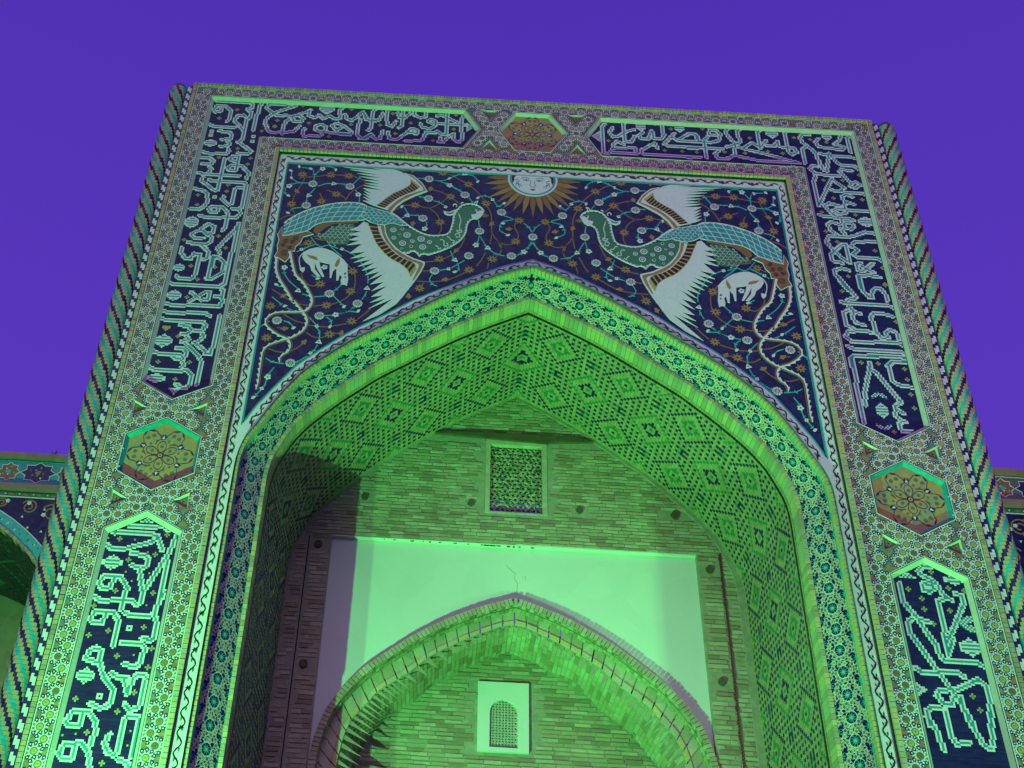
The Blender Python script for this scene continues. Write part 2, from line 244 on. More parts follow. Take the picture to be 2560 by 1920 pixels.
# outlines of the tile mosaics and lettering, in millimetres on the wall plane (x, z)
D = {
 'strokes': [[(-4688,16004),(-4194,16003),(-4136,15947),(-4146,15881),(-4214,15849),(-4142,15783),(-4141,15676),(-4175,15620),(-4178,15324),(-4181,15220),(-4203,15135),(-4241,15112),(-4125,15019),(-4023,14925),(-4064,14871),(-4207,14880)],[(-4195,15661),(-4251,15710),(-4325,15693),(-4365,15582),(-4271,15463),(-4195,15365)],[(-4530,15891),(-4664,15890),(-4697,15790),(-4662,15746),(-4595,15766),(-4601,15852)],[(-4530,15891),(-4436,15780),(-4433,15619),(-4465,15553)],[(-4716,15468),(-4654,15431),(-4335,15426)],[(-4549,15330),(-4395,15316),(-4349,15258),(-4365,15163),(-4480,15153)],[(-4401,15129),(-4351,15071),(-4376,15008),(-4478,15005)],[(-4362,14958),(-4343,14909),(-4372,14846),(-4614,14832),(-4714,14864)],[(-4005,16019),(-4040,15911),(-4060,15386)],[(-4715,14747),(-4585,14737),(-4529,14682),(-4552,14610),(-4674,14614)],[(-4571,14559),(-4530,14513),(-4558,14442)],[(-4710,14429),(-4640,14406),(-4119,14409)],[(-4382,14734),(-4381,14290)],[(-4182,14801),(-4265,14808),(-4306,14750),(-4284,14712),(-4175,14701)],[(-4177,14621),(-4256,14615),(-4309,14561),(-4282,14514),(-4188,14516),(-4181,14791)],[(-4177,14621),(-4107,14607),(-3994,14469),(-4012,14359)],[(-4531,14295),(-4474,14267),(-4029,14274),(-3992,14223),(-4000,13772),(-4051,13737),(-4117,13744)],[(-4024,13733),(-3995,13661),(-4046,13565),(-4464,13550),(-4543,13571)],[(-4617,14333),(-4641,14272),(-4571,14210),(-4426,14088),(-4373,14092),(-4372,14382)],[(-4029,14174),(-4101,14172),(-4146,14120),(-4145,13845),(-4186,13808),(-4286,13909),(-4276,13976)],[(-4719,14102),(-4574,14066),(-4505,14005),(-4484,13836),(-4521,13740),(-4578,13689),(-4690,13698)],[(-4311,13729),(-4325,13653),(-4408,13647),(-4440,13709),(-4395,13769),(-4265,13770),(-4169,13656),(-4160,13382),(-4189,13317)],[(-4371,13212),(-4447,13287),(-4536,13280),(-4600,13203),(-4537,13136),(-4426,13154)],[(-4491,13320),(-4393,13427),(-4306,13371),(-4315,13262),(-4364,13249),(-4312,13163),(-4312,13083),(-4357,13044),(-4534,13039),(-4613,13059)],[(-4415,13013),(-4323,12915),(-4321,12784),(-4361,12755)],[(-4424,12837),(-4503,12857),(-4525,12759),(-4599,12754),(-4671,12861),(-4685,12956)],[(-4412,12838),(-4416,12621)],[(-3989,13469),(-4019,13339),(-4139,13115),(-4207,12977),(-4154,12884)],[(-3989,13396),(-4012,12653)],[(-4235,12636),(-4237,12808),(-4175,12816),(-4050,12693)],[(-4418,12818),(-4418,12500),(-4457,12404),(-4637,12404),(-4663,12447)],[(-4263,12428),(-4194,12425),(-4065,12553),(-4087,12740),(-4181,12819),(-4250,12814),(-4244,12429)],[(-4009,12850),(-4010,12355),(-4069,12300),(-4640,12281),(-4722,12308)],[(-4045,12260),(-4003,12214),(-4019,12130),(-4108,12115)],[(-4019,12105),(-3994,12050),(-4022,11950),(-4652,11934),(-4727,11961)],[(-4431,12172),(-4303,12067)],[(-4410,12018),(-4242,12184),(-4183,12183),(-4191,12056),(-4280,12044)],[(-4730,11831),(-4665,11804),(-4183,11819),(-4116,11781)],[(-4731,11703),(-4645,11665),(-4190,11677),(-4138,11621),(-4178,11531),(-4261,11525)],[(-4172,11493),(-4136,11433),(-4196,11351),(-4246,11328),(-4083,11205),(-4086,11152),(-4005,11158),(-3997,11791)],[(-4472,11604),(-4356,11592),(-4309,11529),(-4362,11455),(-4428,11458)],[(-4351,11424),(-4318,11372),(-4407,11335)],[(-4356,11315),(-4160,11131),(-4097,11022),(-4090,10710),(-4108,10668)],[(-4724,11154),(-4653,11124),(-4382,11122)],[(-4451,11234),(-4351,11219),(-4309,11165),(-4318,11096),(-4349,11033),(-4318,10991),(-4324,10923)],[(-4455,11071),(-4350,11041)],[(-4723,10900),(-4652,10865),(-4251,10876),(-4183,10814),(-4191,10659),(-4223,10610),(-4306,10621),(-4348,10662)],[(-3510,16017),(-3909,15987),(-3929,15894),(-3797,15776),(-3750,15732),(-3620,15759),(-3526,15734),(-3493,15630),(-3382,15635),(-3357,15717),(-3432,15764),(-3514,15746),(-3311,15871),(-3279,15906),(-3286,15776),(-3198,15737),(-3136,15811),(-3072,15730),(-2974,15799),(-2904,15734),(-2825,15755),(-2840,15944),(-2790,16046)],[(-3499,15985),(-3795,15808),(-3878,15694),(-3919,15584),(-3839,15390),(-3786,15357),(-3473,15400),(-3393,15543)],[(-3567,15667),(-3619,15609),(-3626,15345)],[(-3317,15486),(-3344,15390),(-3306,15320),(-3074,15346),(-3024,15469),(-3019,15554),(-3086,15601),(-3165,15556),(-3172,15488),(-3097,15436),(-2640,15424),(-2633,15471),(-2752,15591),(-2851,15647),(-2925,15583),(-2853,15484),(-2784,15563)],[(-2852,15473),(-2789,15395),(-2652,15402)],[(-2754,15854),(-2725,15760),(-2652,15719),(-2500,15912),(-2453,15858),(-2431,15753),(-2292,15749)],[(-2532,15755),(-2541,15405),(-2452,15329),(-2351,15442),(-2261,15335)],[(-2540,15883),(-2494,15930),(-2448,15783),(-2389,15750),(-2251,15768),(-2199,15923)],[(-2295,16045),(-2349,15953),(-2351,15589),(-2388,15523)],[(-2494,15326),(-2418,15332),(-2337,15437),(-2268,15345),(-2206,15350),(-2178,15530)],[(-2099,16051),(-2139,15971),(-2126,15683),(-2046,15636),(-2001,15757)],[(-1877,16059),(-1914,15980),(-1909,15669),(-1945,15624)],[(-1983,15952),(-1940,15837),(-1878,15843),(-1741,16038),(-1728,15920),(-1641,15869),(-1572,15901),(-1553,16021)],[(-2105,15515),(-2070,15372),(-1965,15350),(-1817,15529),(-1678,15514),(-1682,15593),(-1753,15619),(-1812,15551)],[(-1833,15330),(-1595,15370),(-1541,15552),(-1423,15541),(-1384,15597),(-1318,15519),(-1250,15535),(-1250,15972),(-1214,16066)],[(-1635,15746),(-1609,15663),(-1490,15631),(-1413,15722),(-1422,15828),(-1493,15854),(-1533,15801),(-1461,15760),(-980,15769)],[(-1405,15926),(-1337,15964),(-1085,15803)],[(-1000,15976),(-1039,15882),(-1011,15430),(-1064,15369),(-1132,15430),(-1140,15555),(-1200,15491),(-1291,15354),(-1346,15350),(-1332,15444)],[(1083,15961),(1045,15883),(1055,15310),(1132,15326),(1177,15423)],[(1173,15330),(1530,15345),(1503,15467),(1198,15429),(1199,15528),(1254,15591),(1348,15530)],[(1198,15886),(1152,15776),(1196,15685),(1280,15702),(1405,15822),(1519,15875)],[(1399,16036),(1354,15974),(1368,15605),(1461,15581),(1517,15722)],[(1642,15821),(1581,15744),(1611,15667),(1716,15676),(1777,15871),(1800,15687),(1919,15703),(1953,15790),(1935,15991),(1986,16055)],[(1841,15478),(1801,15595),(1589,15416),(1612,15346),(2448,15344)],[(2176,15715),(2327,15849),(2436,15831),(2460,15707)],[(2109,15835),(1943,15590),(1991,15549),(2520,15545)],[(2075,15748),(2146,15681),(2532,15677)],[(2313,15853),(2416,15841),(2449,15696),(2609,15668),(2753,15728),(2791,15873),(2728,15963),(2640,15955),(2617,15858),(2737,15847)],[(2602,15814),(2545,15725),(2543,15342)],[(2286,15533),(2521,15542),(2791,15552)],[(2267,15315),(2454,15343)],[(2934,16040),(2881,15954),(2890,15849),(2989,15689),(2949,15427),(2830,15336),(2707,15336),(2668,15425),(2730,15502)],[(3104,16042),(3053,15969),(3061,15716),(2988,15658),(2851,15599)],[(2962,15418),(3095,15384),(3322,15330),(3882,15331)],[(3024,15609),(3099,15595),(3245,15728),(3319,15650)],[(3117,15571),(3357,15509),(3647,15410),(3844,15349)],[(3401,16041),(3347,15962),(3352,15605)],[(3352,15637),(3462,15796)],[(3448,15682),(3557,15675),(3620,15789),(3633,15670),(3762,15656),(3852,15653),(3874,15566),(3798,15512),(3760,15557),(3749,15975),(3803,16043)],[(4121,15981),(4008,15972),(3965,15888),(3995,15785),(4112,15639),(4154,15549),(4171,15387),(4212,15208),(4253,15191),(4346,15586)],[(4349,15565),(4431,15388),(4477,15337),(4670,15343),(4719,15270)],[(4212,15571),(4290,15540),(4647,15535),(4729,15490)],[(4022,15704),(3959,15632),(3954,15328)],[(4234,15900),(4179,15811),(4214,15716),(4553,15675),(4598,15742),(4461,15793),(4536,15873),(4601,16030)],[(4731,16020),(4671,15947),(4675,15624)],[(4128,15282),(4069,15297),(4011,15228),(4083,15121),(4404,15094)],[(4080,15097),(4022,14933),(4028,14459)],[(4302,15046),(4042,14489)],[(4304,15016),(4447,14860),(4373,14776)],[(4263,14800),(4333,14773),(4653,14770),(4741,14738)],[(4615,15221),(4478,15254),(4436,15206),(4554,14977),(4547,14898),(4610,14868),(4693,14939),(4644,14994),(4567,14974)],[(4531,14682),(4445,14723),(4383,14670),(4407,14576)],[(4532,14528),(4433,14568),(4378,14478),(4395,14422)],[(4321,14475),(4185,14522),(4108,14468),(4149,14376),(4202,14295),(4255,14253)],[(4395,14424),(4289,14425),(4223,14382),(4272,14320),(4376,14328),(4418,14407),(4681,14400),(4745,14386)],[(4008,14274),(4076,14242),(4390,14235),(4470,14204)],[(4305,14200),(4331,14035),(4407,14023),(4464,14092),(4426,14139),(4347,14148)],[(4257,14103),(4153,14147),(4091,14086),(4120,13982),(4191,13895)],[(4263,14021),(4314,13896)],[(4734,13957),(4596,13986),(4409,13880),(4069,13858),(4024,13755),(4067,13641),(4186,13463),(4252,13398),(4291,13369),(4292,13722),(4233,13717),(4133,13610),(4039,13505),(4059,13386),(4182,13361)],[(4745,13803),(4419,13786),(4351,13690),(4430,13625),(4351,13538),(4406,13484),(4663,13492),(4729,13435)],[(4593,13389),(4439,13234),(4365,13240),(4361,13354),(4427,13385)],[(4430,13324),(4575,13217)],[(4249,13231),(4153,13264),(4047,13216),(4055,13121),(4175,12857)],[(4638,13132),(4502,13161),(4347,13135),(4358,12871)],[(4072,13116),(4256,12752),(4224,12712),(4155,12706),(4098,12627),(4042,12659)],[(4098,12627),(4678,12622),(4725,12576)],[(4372,13139),(4365,12882),(4431,12761),(4481,12765),(4487,12866),(4542,12930),(4611,12932),(4663,12821),(4660,12723)],[(4130,12596),(4186,12485),(4262,12463)],[(4175,12460),(4146,12392),(4189,12290),(4283,12264)],[(4115,12504),(4048,12466),(4048,12247),(4136,12189)],[(4062,12148),(4301,12161),(4362,12131)],[(4055,12143),(4006,12051),(4064,11977),(4668,11987),(4743,11941)],[(4004,11893),(4079,11849),(4654,11853),(4719,11819)],[(4011,11554),(4014,11692),(4073,11743),(4659,11752),(4750,11731),(4733,11676),(4524,11671),(4458,11602)],[(4681,12441),(4554,12485),(4437,12479),(4395,12419),(4410,12162),(4465,12062),(4557,12069),(4542,12156),(4608,12213),(4676,12158),(4692,12052)],[(4743,11764),(4671,11758),(4066,11744),(4023,11702),(4006,10679)],[(4235,11641),(4228,11549),(4157,11347),(4091,11134),(4068,10957)],[(4225,11533),(4298,11478),(4408,11246),(4493,11075),(4525,11034),(4423,10954),(4419,10809),(4472,10730),(4424,10688),(4449,10577),(4580,10579)],[(4429,10925),(4515,10859)],[(4468,10734),(4524,10728)],[(4730,11693),(4535,11671),(4464,11597),(4476,11355),(4525,11307),(4711,11271)],[(-4562,8667),(-4503,8637),(-4135,8653),(-4076,8620)],[(-4709,8571),(-4653,8544),(-4265,8556),(-4181,8528),(-4093,8353)],[(-4179,8492),(-4244,8445),(-4372,8400),(-4469,8363),(-4526,8336),(-4646,8337),(-4715,8383)],[(-4424,8297),(-4281,8281),(-4227,8237),(-4238,8142),(-4295,8115),(-4393,8150)],[(-4300,8115),(-4212,7821),(-4029,8298),(-3989,8456),(-3975,8554)],[(-4016,8228),(-4009,7767)],[(-4555,7976),(-4562,7864),(-4663,7857),(-4701,7914),(-4663,8000),(-4490,8007),(-4434,7944),(-4384,7867),(-4400,7741)],[(-4710,7750),(-4661,7712),(-4287,7716),(-4240,7672)],[(-4395,7822),(-4407,7608)],[(-4204,7835),(-4206,7713)],[(-3982,7850),(-4048,7604),(-4004,7502),(-3984,7317),(-4022,7277),(-4111,7304)],[(-4350,7578),(-4306,7559),(-4066,7564)],[(-4555,7570),(-4559,7448),(-4662,7438),(-4701,7477),(-4663,7580),(-4482,7583),(-4409,7497),(-4390,7377),(-4402,7198)],[(-4322,7241),(-4114,7244),(-4065,7194),(-4073,7034),(-4116,6979),(-4242,6994)],[(-4499,7006),(-4558,7008),(-4651,7039),(-4632,7123),(-4562,7161),(-4498,7128),(-4493,7002),(-4443,6885),(-4366,6797)],[(-4347,6891),(-4281,6854),(-4175,6856)],[(-4130,6827),(-4085,6896),(-4018,6900),(-3957,6834)],[(-4418,6835),(-4301,6720),(-4286,6589),(-4323,6536),(-4389,6512),(-4495,6560)],[(-4214,6848),(-4145,6684),(-4121,6844)],[(-3981,6864),(-3996,6577),(-4024,6525),(-4094,6516),(-4152,6567)],[(-4557,6451),(-4555,6315),(-4658,6311),(-4694,6353),(-4655,6463),(-4485,6468),(-4402,6372),(-4381,6275),(-4397,6134)],[(-4236,6245),(-4266,6156),(-4217,6068),(-4148,6044),(-4120,6089),(-4130,6389),(-4089,6446),(-3991,6453),(-3979,6419),(-3982,6031)],[(-4546,6119),(-4555,5987),(-4657,5984),(-4692,6024),(-4654,6132),(-4487,6141),(-4413,6070),(-4374,5978),(-4362,5894)],[(-4093,6003),(-4003,5973),(-3974,5918)],[(4443,8719),(4302,8717),(4251,8664),(4271,8620),(4402,8546),(4431,8487),(4463,8397),(4500,8353),(4550,8319)],[(4415,8510),(4347,8531),(4268,8500),(4256,8429),(4322,8413),(4388,8455),(4365,8492),(4311,8485)],[(4482,8340),(4391,8297),(4382,7871)],[(4016,8495),(4006,8274),(4091,8131),(4130,8072),(4245,8040)],[(4080,8074),(4023,8046),(4010,7902),(4054,7795)],[(4129,8066),(4245,7796)],[(4599,8406),(4667,8387),(4673,8295),(4480,7955),(4382,7805)],[(4032,7861),(4091,7734),(4216,7473),(4312,7279),(4353,7199),(4467,6891)],[(4215,7873),(4268,7767),(4278,7648),(4330,7587),(4667,7588),(4727,7549)],[(4384,7884),(4363,7648)],[(4458,7856),(4376,7687)],[(3984,7495),(4044,7451),(4432,7466),(4490,7417)],[(4332,7278),(4184,7250),(4148,7196),(4199,7115),(4283,7100),(4324,7197)],[(4325,7249),(4624,7402),(4692,7335),(4679,7097),(4645,6892)],[(4166,7054),(4061,7057),(4010,7023),(4003,6871)],[(4211,7036),(4200,6874)],[(4395,7191),(4408,6981),(4518,6686),(4587,6650)],[(4653,7039),(4610,6692)],[(4206,7031),(4196,6768),(4242,6683),(4373,6711)],[(3999,6962),(4062,6821),(4098,6620)]],
 'marks': [('sq',-4664,15315),('sq',-4656,15221),('sq',-4042,15259),('sq',-4041,15153),('dia',-4626,15059,102,77,'n'),('cr',-4360,15834),('cr',-4600,15616),('cr',-4234,14969),('cr',-4461,14764),('cr',-4025,14790),('cr',-4044,14658),('cr',-3741,15635),('cr',-3765,15491),('cr',-3936,15376),('sq',-4394,13947),('dia',-4631,13450,104,111,'n'),('cr',-4258,14203),('cr',-4254,14073),('cr',-4630,13981),('cr',-4614,13775),('cr',-4219,13203),('cr',-4685,13103),('cr',-4092,12991),('dia',-4656,12584,83,71,'n'),('dia',-4637,12090,106,84,'n'),('dia',-4627,11333,117,99,'n'),('cr',-4496,12631),('cr',-4175,12621),('cr',-4373,12394),('cr',-4455,12083),('cr',-4471,11410),('ht',-4633,11547,65,63,'n'),('dia',-4623,11331,118,99,'n'),('dia',-4607,10738,124,69,'n'),('tri',-4363,10552,68,43,'d'),('cr',-4641,10997),('cr',-4242,11016),('cr',-4367,10727),('cr',-4472,11412),('dia',-3044,15948,111,118,'n'),('cr',-3395,15994),('cr',-2680,15968),('cr',-3742,15637),('cr',-3766,15497),('cr',-3263,15624),('cr',-2949,15335),('cr',-2644,15632),('tri',-915,15711,47,95,'s'),('cr',-2217,16023),('cr',-2056,15939),('cr',-1467,16044),('cr',-1126,15967),('cr',-1788,15750),('cr',-2215,15660),('cr',-1997,15476),('cr',-1139,15654),('cr',-1437,15384),('tri',953,15675,68,137,'w'),('dia',1627,15965,84,103,'n'),('dia',2196,15966,85,103,'n'),('cr',1236,16011),('cr',1836,16015),('cr',1134,15600),('cr',1939,15441),('cr',2196,15442),('cr',2406,15447),('cr',2065,15934),('dia',3569,15953,88,103,'n'),('cr',2536,15974),('cr',2811,16023),('cr',3229,16031),('cr',3212,15834),('cr',3885,15897),('cr',2409,15448),('cr',2810,15478),('cr',3111,15482),('cr',3459,15552),('cr',3656,15534),('dia',4370,15964,70,86,'n'),('cr',4117,15879),('cr',4348,15825),('cr',4698,15148),('cr',4167,15005),('cr',4446,15018),('cr',4258,14625),('cr',4658,14644),('cr',3886,15898),('dia',4649,14178,119,95,'n'),('cr',4055,14340),('cr',4512,14320),('cr',4048,13952),('cr',4174,13767),('cr',4662,13643),('cr',4702,13310),('cr',4225,13120),('cr',4681,13003),('cr',4093,12836),('cr',4684,13005),('cr',4701,12353),('cr',4131,11621),('cr',4346,11640),('dia',4260,10895,82,109,'n'),('chev',4264,11125,88,53,'n'),('chev',4250,10640,87,57,'d'),('cr',4342,11637),('cr',4663,11576),('cr',4658,11403),('cr',4663,11161),('cr',4659,10945),('cr',4342,10555),('tri',-4334,8732,82,31,'n'),('dia',-4621,8169,107,86,'n'),('cr',-4587,8470),('cr',-4084,8547),('cr',-4161,8307),('cr',-4439,8215),('cr',-4495,7822),('cr',-4094,7829),('dot',-4713,8467),('dot',-4416,8475),('dot',-4246,8327),('dot',-4440,8063),('dot',-4351,7957),('dot',-4183,8068),('sq',-4262,7413),('dia',-4613,6848,104,81,'n'),('cr',-4702,7644),('cr',-4681,7299),('cr',-4475,7369),('cr',-4116,7417),('cr',-3987,7201),('cr',-4326,7086),('cr',-3987,6982),('dot',-4136,7676),('dot',-4155,7110),('sq',-4428,6648),('cr',-4662,6605),('cr',-4068,6699),('cr',-4213,6481),('cr',-4467,6260),('cr',-4255,5957),('dot',-4042,6306),('dot',-4045,6156),('dot',-4570,6236),('dot',-4701,6213),('tri',4121,8596,116,36,'n'),('dia',4631,8571,121,62,'n'),('chev',4664,8051,69,102,'s'),('cr',4096,8427),('cr',4221,8319),('cr',4225,8189),('cr',4390,8653),('cr',4541,8472),('cr',4711,8456),('cr',4497,8196),('cr',4279,8018),('tri',3986,7263,75,104,'s'),('dia',4630,7774,122,104,'n'),('cr',4530,7205),('cr',4568,7074)],
 'wing_up': [(-2165,13937),(-2253,13977),(-2350,14039),(-2257,14028),(-2349,14111),(-2234,14068),(-2353,14172),(-2244,14120),(-2352,14226),(-2229,14178),(-2366,14286),(-2083,14261),(-2361,14341),(-2121,14335),(-2335,14385),(-2132,14390),(-2363,14451),(-2123,14446),(-2422,14519),(-2127,14510),(-2472,14583),(-2138,14568),(-2577,14650),(-2183,14629),(-2679,14695),(-2078,14671),(-2406,14729),(-2218,14739),(-2014,14716),(-1863,14669),(-1778,14597),(-1720,14504),(-1720,14397),(-1839,14281),(-1940,14206),(-2038,14093),(-2111,14002)],
 'band_up_white': [(-1815,14647),(-1671,14596),(-1544,14460),(-1458,14287),(-1622,14184),(-1773,14067),(-1871,13946),(-1935,13825),(-2024,13887),(-2165,13937),(-2038,14093),(-1940,14206),(-1839,14281),(-1720,14397),(-1720,14504),(-1778,14597)],
 'band_up_brown': [(-1780,14623),(-1677,14576),(-1556,14449),(-1483,14304),(-1637,14211),(-1794,14088),(-1886,13977),(-1955,13835),(-2002,13851),(-1974,13919),(-1878,14059),(-1754,14183),(-1613,14261),(-1516,14306),(-1539,14373),(-1654,14529)],
 'slots_up': ([(-2152,13946),(-2038,14093),(-1940,14206),(-1839,14281),(-1720,14397),(-1710,14524)],[(-2032,13911),(-1954,14015),(-1862,14117),(-1755,14205),(-1647,14276),(-1566,14371)]),
 'wing_lo': [(-2267,13606),(-2301,13625),(-2376,13518),(-2479,13447),(-2312,13442),(-2497,13355),(-2323,13351),(-2477,13258),(-2329,13261),(-2493,13159),(-2286,13207),(-2442,13013),(-2224,13060),(-2421,12918),(-2194,12978),(-2375,12847),(-2135,12930),(-2315,12776),(-2088,12872),(-2259,12707),(-2048,12792),(-2203,12634),(-2009,12716),(-2153,12553),(-1950,12683),(-2128,12471),(-1946,12536),(-2101,12356),(-1895,12472),(-2093,12257),(-1935,12298),(-2103,12155),(-1895,12245),(-2116,12048),(-1807,12251),(-2171,11826),(-1955,11966),(-1761,12160),(-1683,12297),(-1618,12435),(-1610,12553),(-1624,12654),(-1660,12736),(-1727,12817),(-1831,12861),(-1937,12948),(-2020,13055),(-2106,13189),(-2167,13309),(-2210,13450)],
 'band_lo_white': [(-2267,13606),(-2148,13573),(-2082,13551),(-2013,13584),(-1987,13431),(-1919,13275),(-1835,13161),(-1728,13073),(-1586,12987),(-1430,12930),(-1428,12889),(-1462,12769),(-1528,12610),(-1573,12514),(-1630,12401),(-1610,12553),(-1624,12654),(-1660,12736),(-1727,12817),(-1831,12861),(-1937,12948),(-2020,13055),(-2106,13189),(-2167,13309),(-2210,13450)],
 'band_lo_brown': [(-2067,13561),(-2021,13570),(-1997,13413),(-1926,13253),(-1842,13136),(-1729,13048),(-1598,12962),(-1459,12912),(-1452,12878),(-1484,12767),(-1564,12577),(-1577,12590),(-1501,12852),(-1531,12893),(-1647,12944),(-1778,13021),(-1887,13136),(-1979,13271),(-2033,13410)],
 'slots_lo': ([(-2247,13596),(-2171,13399),(-2103,13225),(-1989,13057),(-1894,12956),(-1762,12870),(-1655,12762),(-1606,12630)],[(-2112,13576),(-2065,13407),(-1991,13261),(-1878,13105),(-1784,13012),(-1666,12946),(-1575,12898),(-1532,12798)]),
 'tail_top': [(-3379,13510),(-3295,13618),(-3166,13733),(-3008,13836),(-2807,13923),(-2590,13978),(-2367,13977),(-2284,13931)],
 'tail_bot': [(-3363,13267),(-3232,13301),(-3050,13391),(-2959,13498),(-2825,13573),(-2570,13612),(-2391,13639),(-2289,13662)],
 'body': [(-2344,13722),(-2312,13933),(-2127,13873),(-1968,13826),(-1831,13726),(-1691,13594),(-1797,13591),(-1902,13628),(-2016,13586),(-2105,13576),(-2212,13622),(-2281,13672)],
 'neck': [(-2003,13584),(-1901,13610),(-1783,13574),(-1664,13529),(-1505,13442),(-1375,13407),(-1247,13417),(-1146,13456),(-1098,13565),(-1094,13561),(-1078,13672),(-1075,13782),(-1040,13897),(-991,13994),(-901,14045),(-796,14047),(-690,13981),(-663,13955),(-688,13879),(-790,13805),(-841,13764),(-890,13669),(-906,13540),(-960,13409),(-1059,13294),(-1145,13216),(-1104,13254),(-1228,13165),(-1339,13100),(-1414,13068),(-1460,13103),(-1513,13033),(-1542,13093),(-1601,13137),(-1667,13079),(-1757,13088),(-1851,13174),(-1921,13275),(-1974,13396)],
 'neck_line1': [(-1935,13829),(-1832,13744),(-1691,13600),(-1506,13469),(-1376,13431),(-1248,13444),(-1147,13479),(-1106,13582),(-1108,13596),(-1086,13708),(-1083,13819),(-1048,13924),(-992,14032),(-902,14086),(-797,14085),(-704,14027),(-663,13955)],
 'neck_line2': [(-790,13805),(-854,13763),(-890,13669),(-906,13522),(-959,13391),(-1058,13276),(-1145,13207),(-1097,13242),(-1227,13149),(-1339,13091),(-1413,13059),(-1459,13094),(-1513,13025),(-1541,13087),(-1601,13128),(-1667,13070),(-1756,13081)],
 'neck_line3': [(-2013,13584),(-1987,13431),(-1919,13275),(-1835,13161),(-1756,13084)],
 'face': [(-788,13992),(-716,13964),(-660,13955),(-672,13898),(-713,13830),(-764,13785),(-829,13817),(-841,13875),(-766,13896)],
 'eye': [(-773,13978),(-726,13963),(-748,13935)],
 'beak': [(-673,13923),(-596,13877),(-628,13846),(-687,13851)],
 'ear': [(-1224,13919),(-1145,13903),(-1040,13968),(-1072,13857),(-1155,13828),(-1209,13861)],
 'ear_in': [(-1195,13903),(-1138,13883),(-1070,13922),(-1098,13864),(-1156,13850)],
 'crest': [[(-1090,14014),(-1091,14052),(-1066,14067),(-1043,14046),(-1051,14008)],[(-810,14084),(-785,14133),(-752,14149),(-771,14102),(-764,14069)],[(-980,14061),(-981,14099),(-955,14106)],[(-1014,13880),(-977,13753),(-993,13642),(-977,13534)],[(-1009,13541),(-978,13570),(-958,13545),(-976,13512),(-1015,13527),(-1029,13566)]],
 'curls': [[(-1047,13452),(-1035,13489),(-997,13492),(-983,13448),(-1014,13419),(-1034,13444)],[(-1155,13417),(-1123,13414),(-1102,13367),(-1063,13357),(-1049,13326),(-1081,13315)],[(-1248,13355),(-1210,13358),(-1189,13315),(-1194,13261),(-1155,13247),(-1137,13284),(-1163,13308)],[(-1307,13244),(-1275,13228),(-1260,13185),(-1229,13205)]],
 'rings': [(-1888,13494,48),(-1697,13413,56),(-1504,13353,56),(-1748,13253,53),(-1474,13204,53),(-1871,13345,37),(-1619,13303,35),(-1387,13303,37),(-1630,13204,29),(-1754,13152,20),(-1767,13522,26),(-1803,13423,20)],
 'under': [(-2966,13291),(-2807,13367),(-2763,13443),(-2642,13525),(-2440,13569),(-2379,13464),(-2446,13351),(-2482,13178),(-2735,13158),(-2767,13227),(-2848,13265)],
 'underbrown': [(-2966,13380),(-2956,13471),(-2848,13549),(-2671,13591),(-2377,13634),(-2374,13598),(-2565,13564),(-2718,13541),(-2814,13464),(-2903,13331)],
 'underline': [(-2936,13258),(-2831,13230),(-2693,13245),(-2566,13260)],
 'patch': [(-3399,13437),(-3371,13259),(-3226,13334),(-3039,13376),(-2957,13328),(-3090,13264),(-3116,13154),(-3171,13079),(-3174,12991),(-3249,12985),(-3224,12882),(-3275,12783),(-3372,12853),(-3431,12875),(-3399,12973),(-3419,13077),(-3407,13185),(-3439,13290)],
 'spir': [(-3183,13238,40),(-3315,13165,40),(-3221,13155,38),(-3338,13093,35),(-3245,13056,35),(-3307,12945,57)],
 'rib1': [(-3399,12868),(-3381,12646),(-3311,12464),(-3203,12288),(-3079,12067),(-3094,12121),(-2964,11951),(-2894,11844),(-2876,11726),(-2925,11600),(-3044,11493),(-3134,11450),(-3301,11357),(-3365,11260),(-3372,11107),(-3370,11059),(-3367,10865),(-3361,10762),(-3373,10634)],
 'rib2': [(-3237,12986),(-3179,12764),(-3112,12564),(-2998,12438),(-2891,12246),(-2855,12155),(-2854,12057),(-2910,11956),(-3022,11923),(-3250,11901),(-3357,11841),(-3402,11741),(-3363,11649),(-3228,11534),(-3089,11466),(-3040,11377),(-3053,11268),(-3137,11185),(-3142,11079)],
 'deer': [(-3059,12983),(-2978,13050),(-2880,13088),(-2778,13075),(-2672,13031),(-2590,12967),(-2507,12886),(-2449,12804),(-2435,12651),(-2418,12534),(-2425,12424),(-2461,12446),(-2504,12443),(-2516,12509),(-2504,12578),(-2535,12618),(-2545,12515),(-2571,12505),(-2592,12724),(-2631,12670),(-2641,12550),(-2662,12548),(-2687,12794),(-2776,12813),(-2828,12826),(-2799,12725),(-2737,12568),(-2763,12558),(-2839,12688),(-2888,12804),(-2870,12686),(-2786,12564),(-2825,12553),(-2917,12665),(-2945,12748),(-3015,12812),(-3062,12895)],
 'deer_tail': [(-3063,12965),(-3097,12875),(-3081,12755),(-3058,12696)],
 'deer_tuft': [(-3077,12695),(-3004,12709),(-3004,12658),(-3024,12614),(-3060,12654)],
 'deer_leaf': [[(-3014,12937),(-2926,12923),(-2873,12901),(-2843,12851),(-2894,12856),(-2960,12886)],[(-2570,12916),(-2556,12848),(-2572,12777),(-2594,12741),(-2619,12774),(-2603,12844)]],
 'deer_eye': [[(-2471,12662),(-2448,12625),(-2485,12618)],[(-2473,12580),(-2448,12582),(-2457,12547)]],
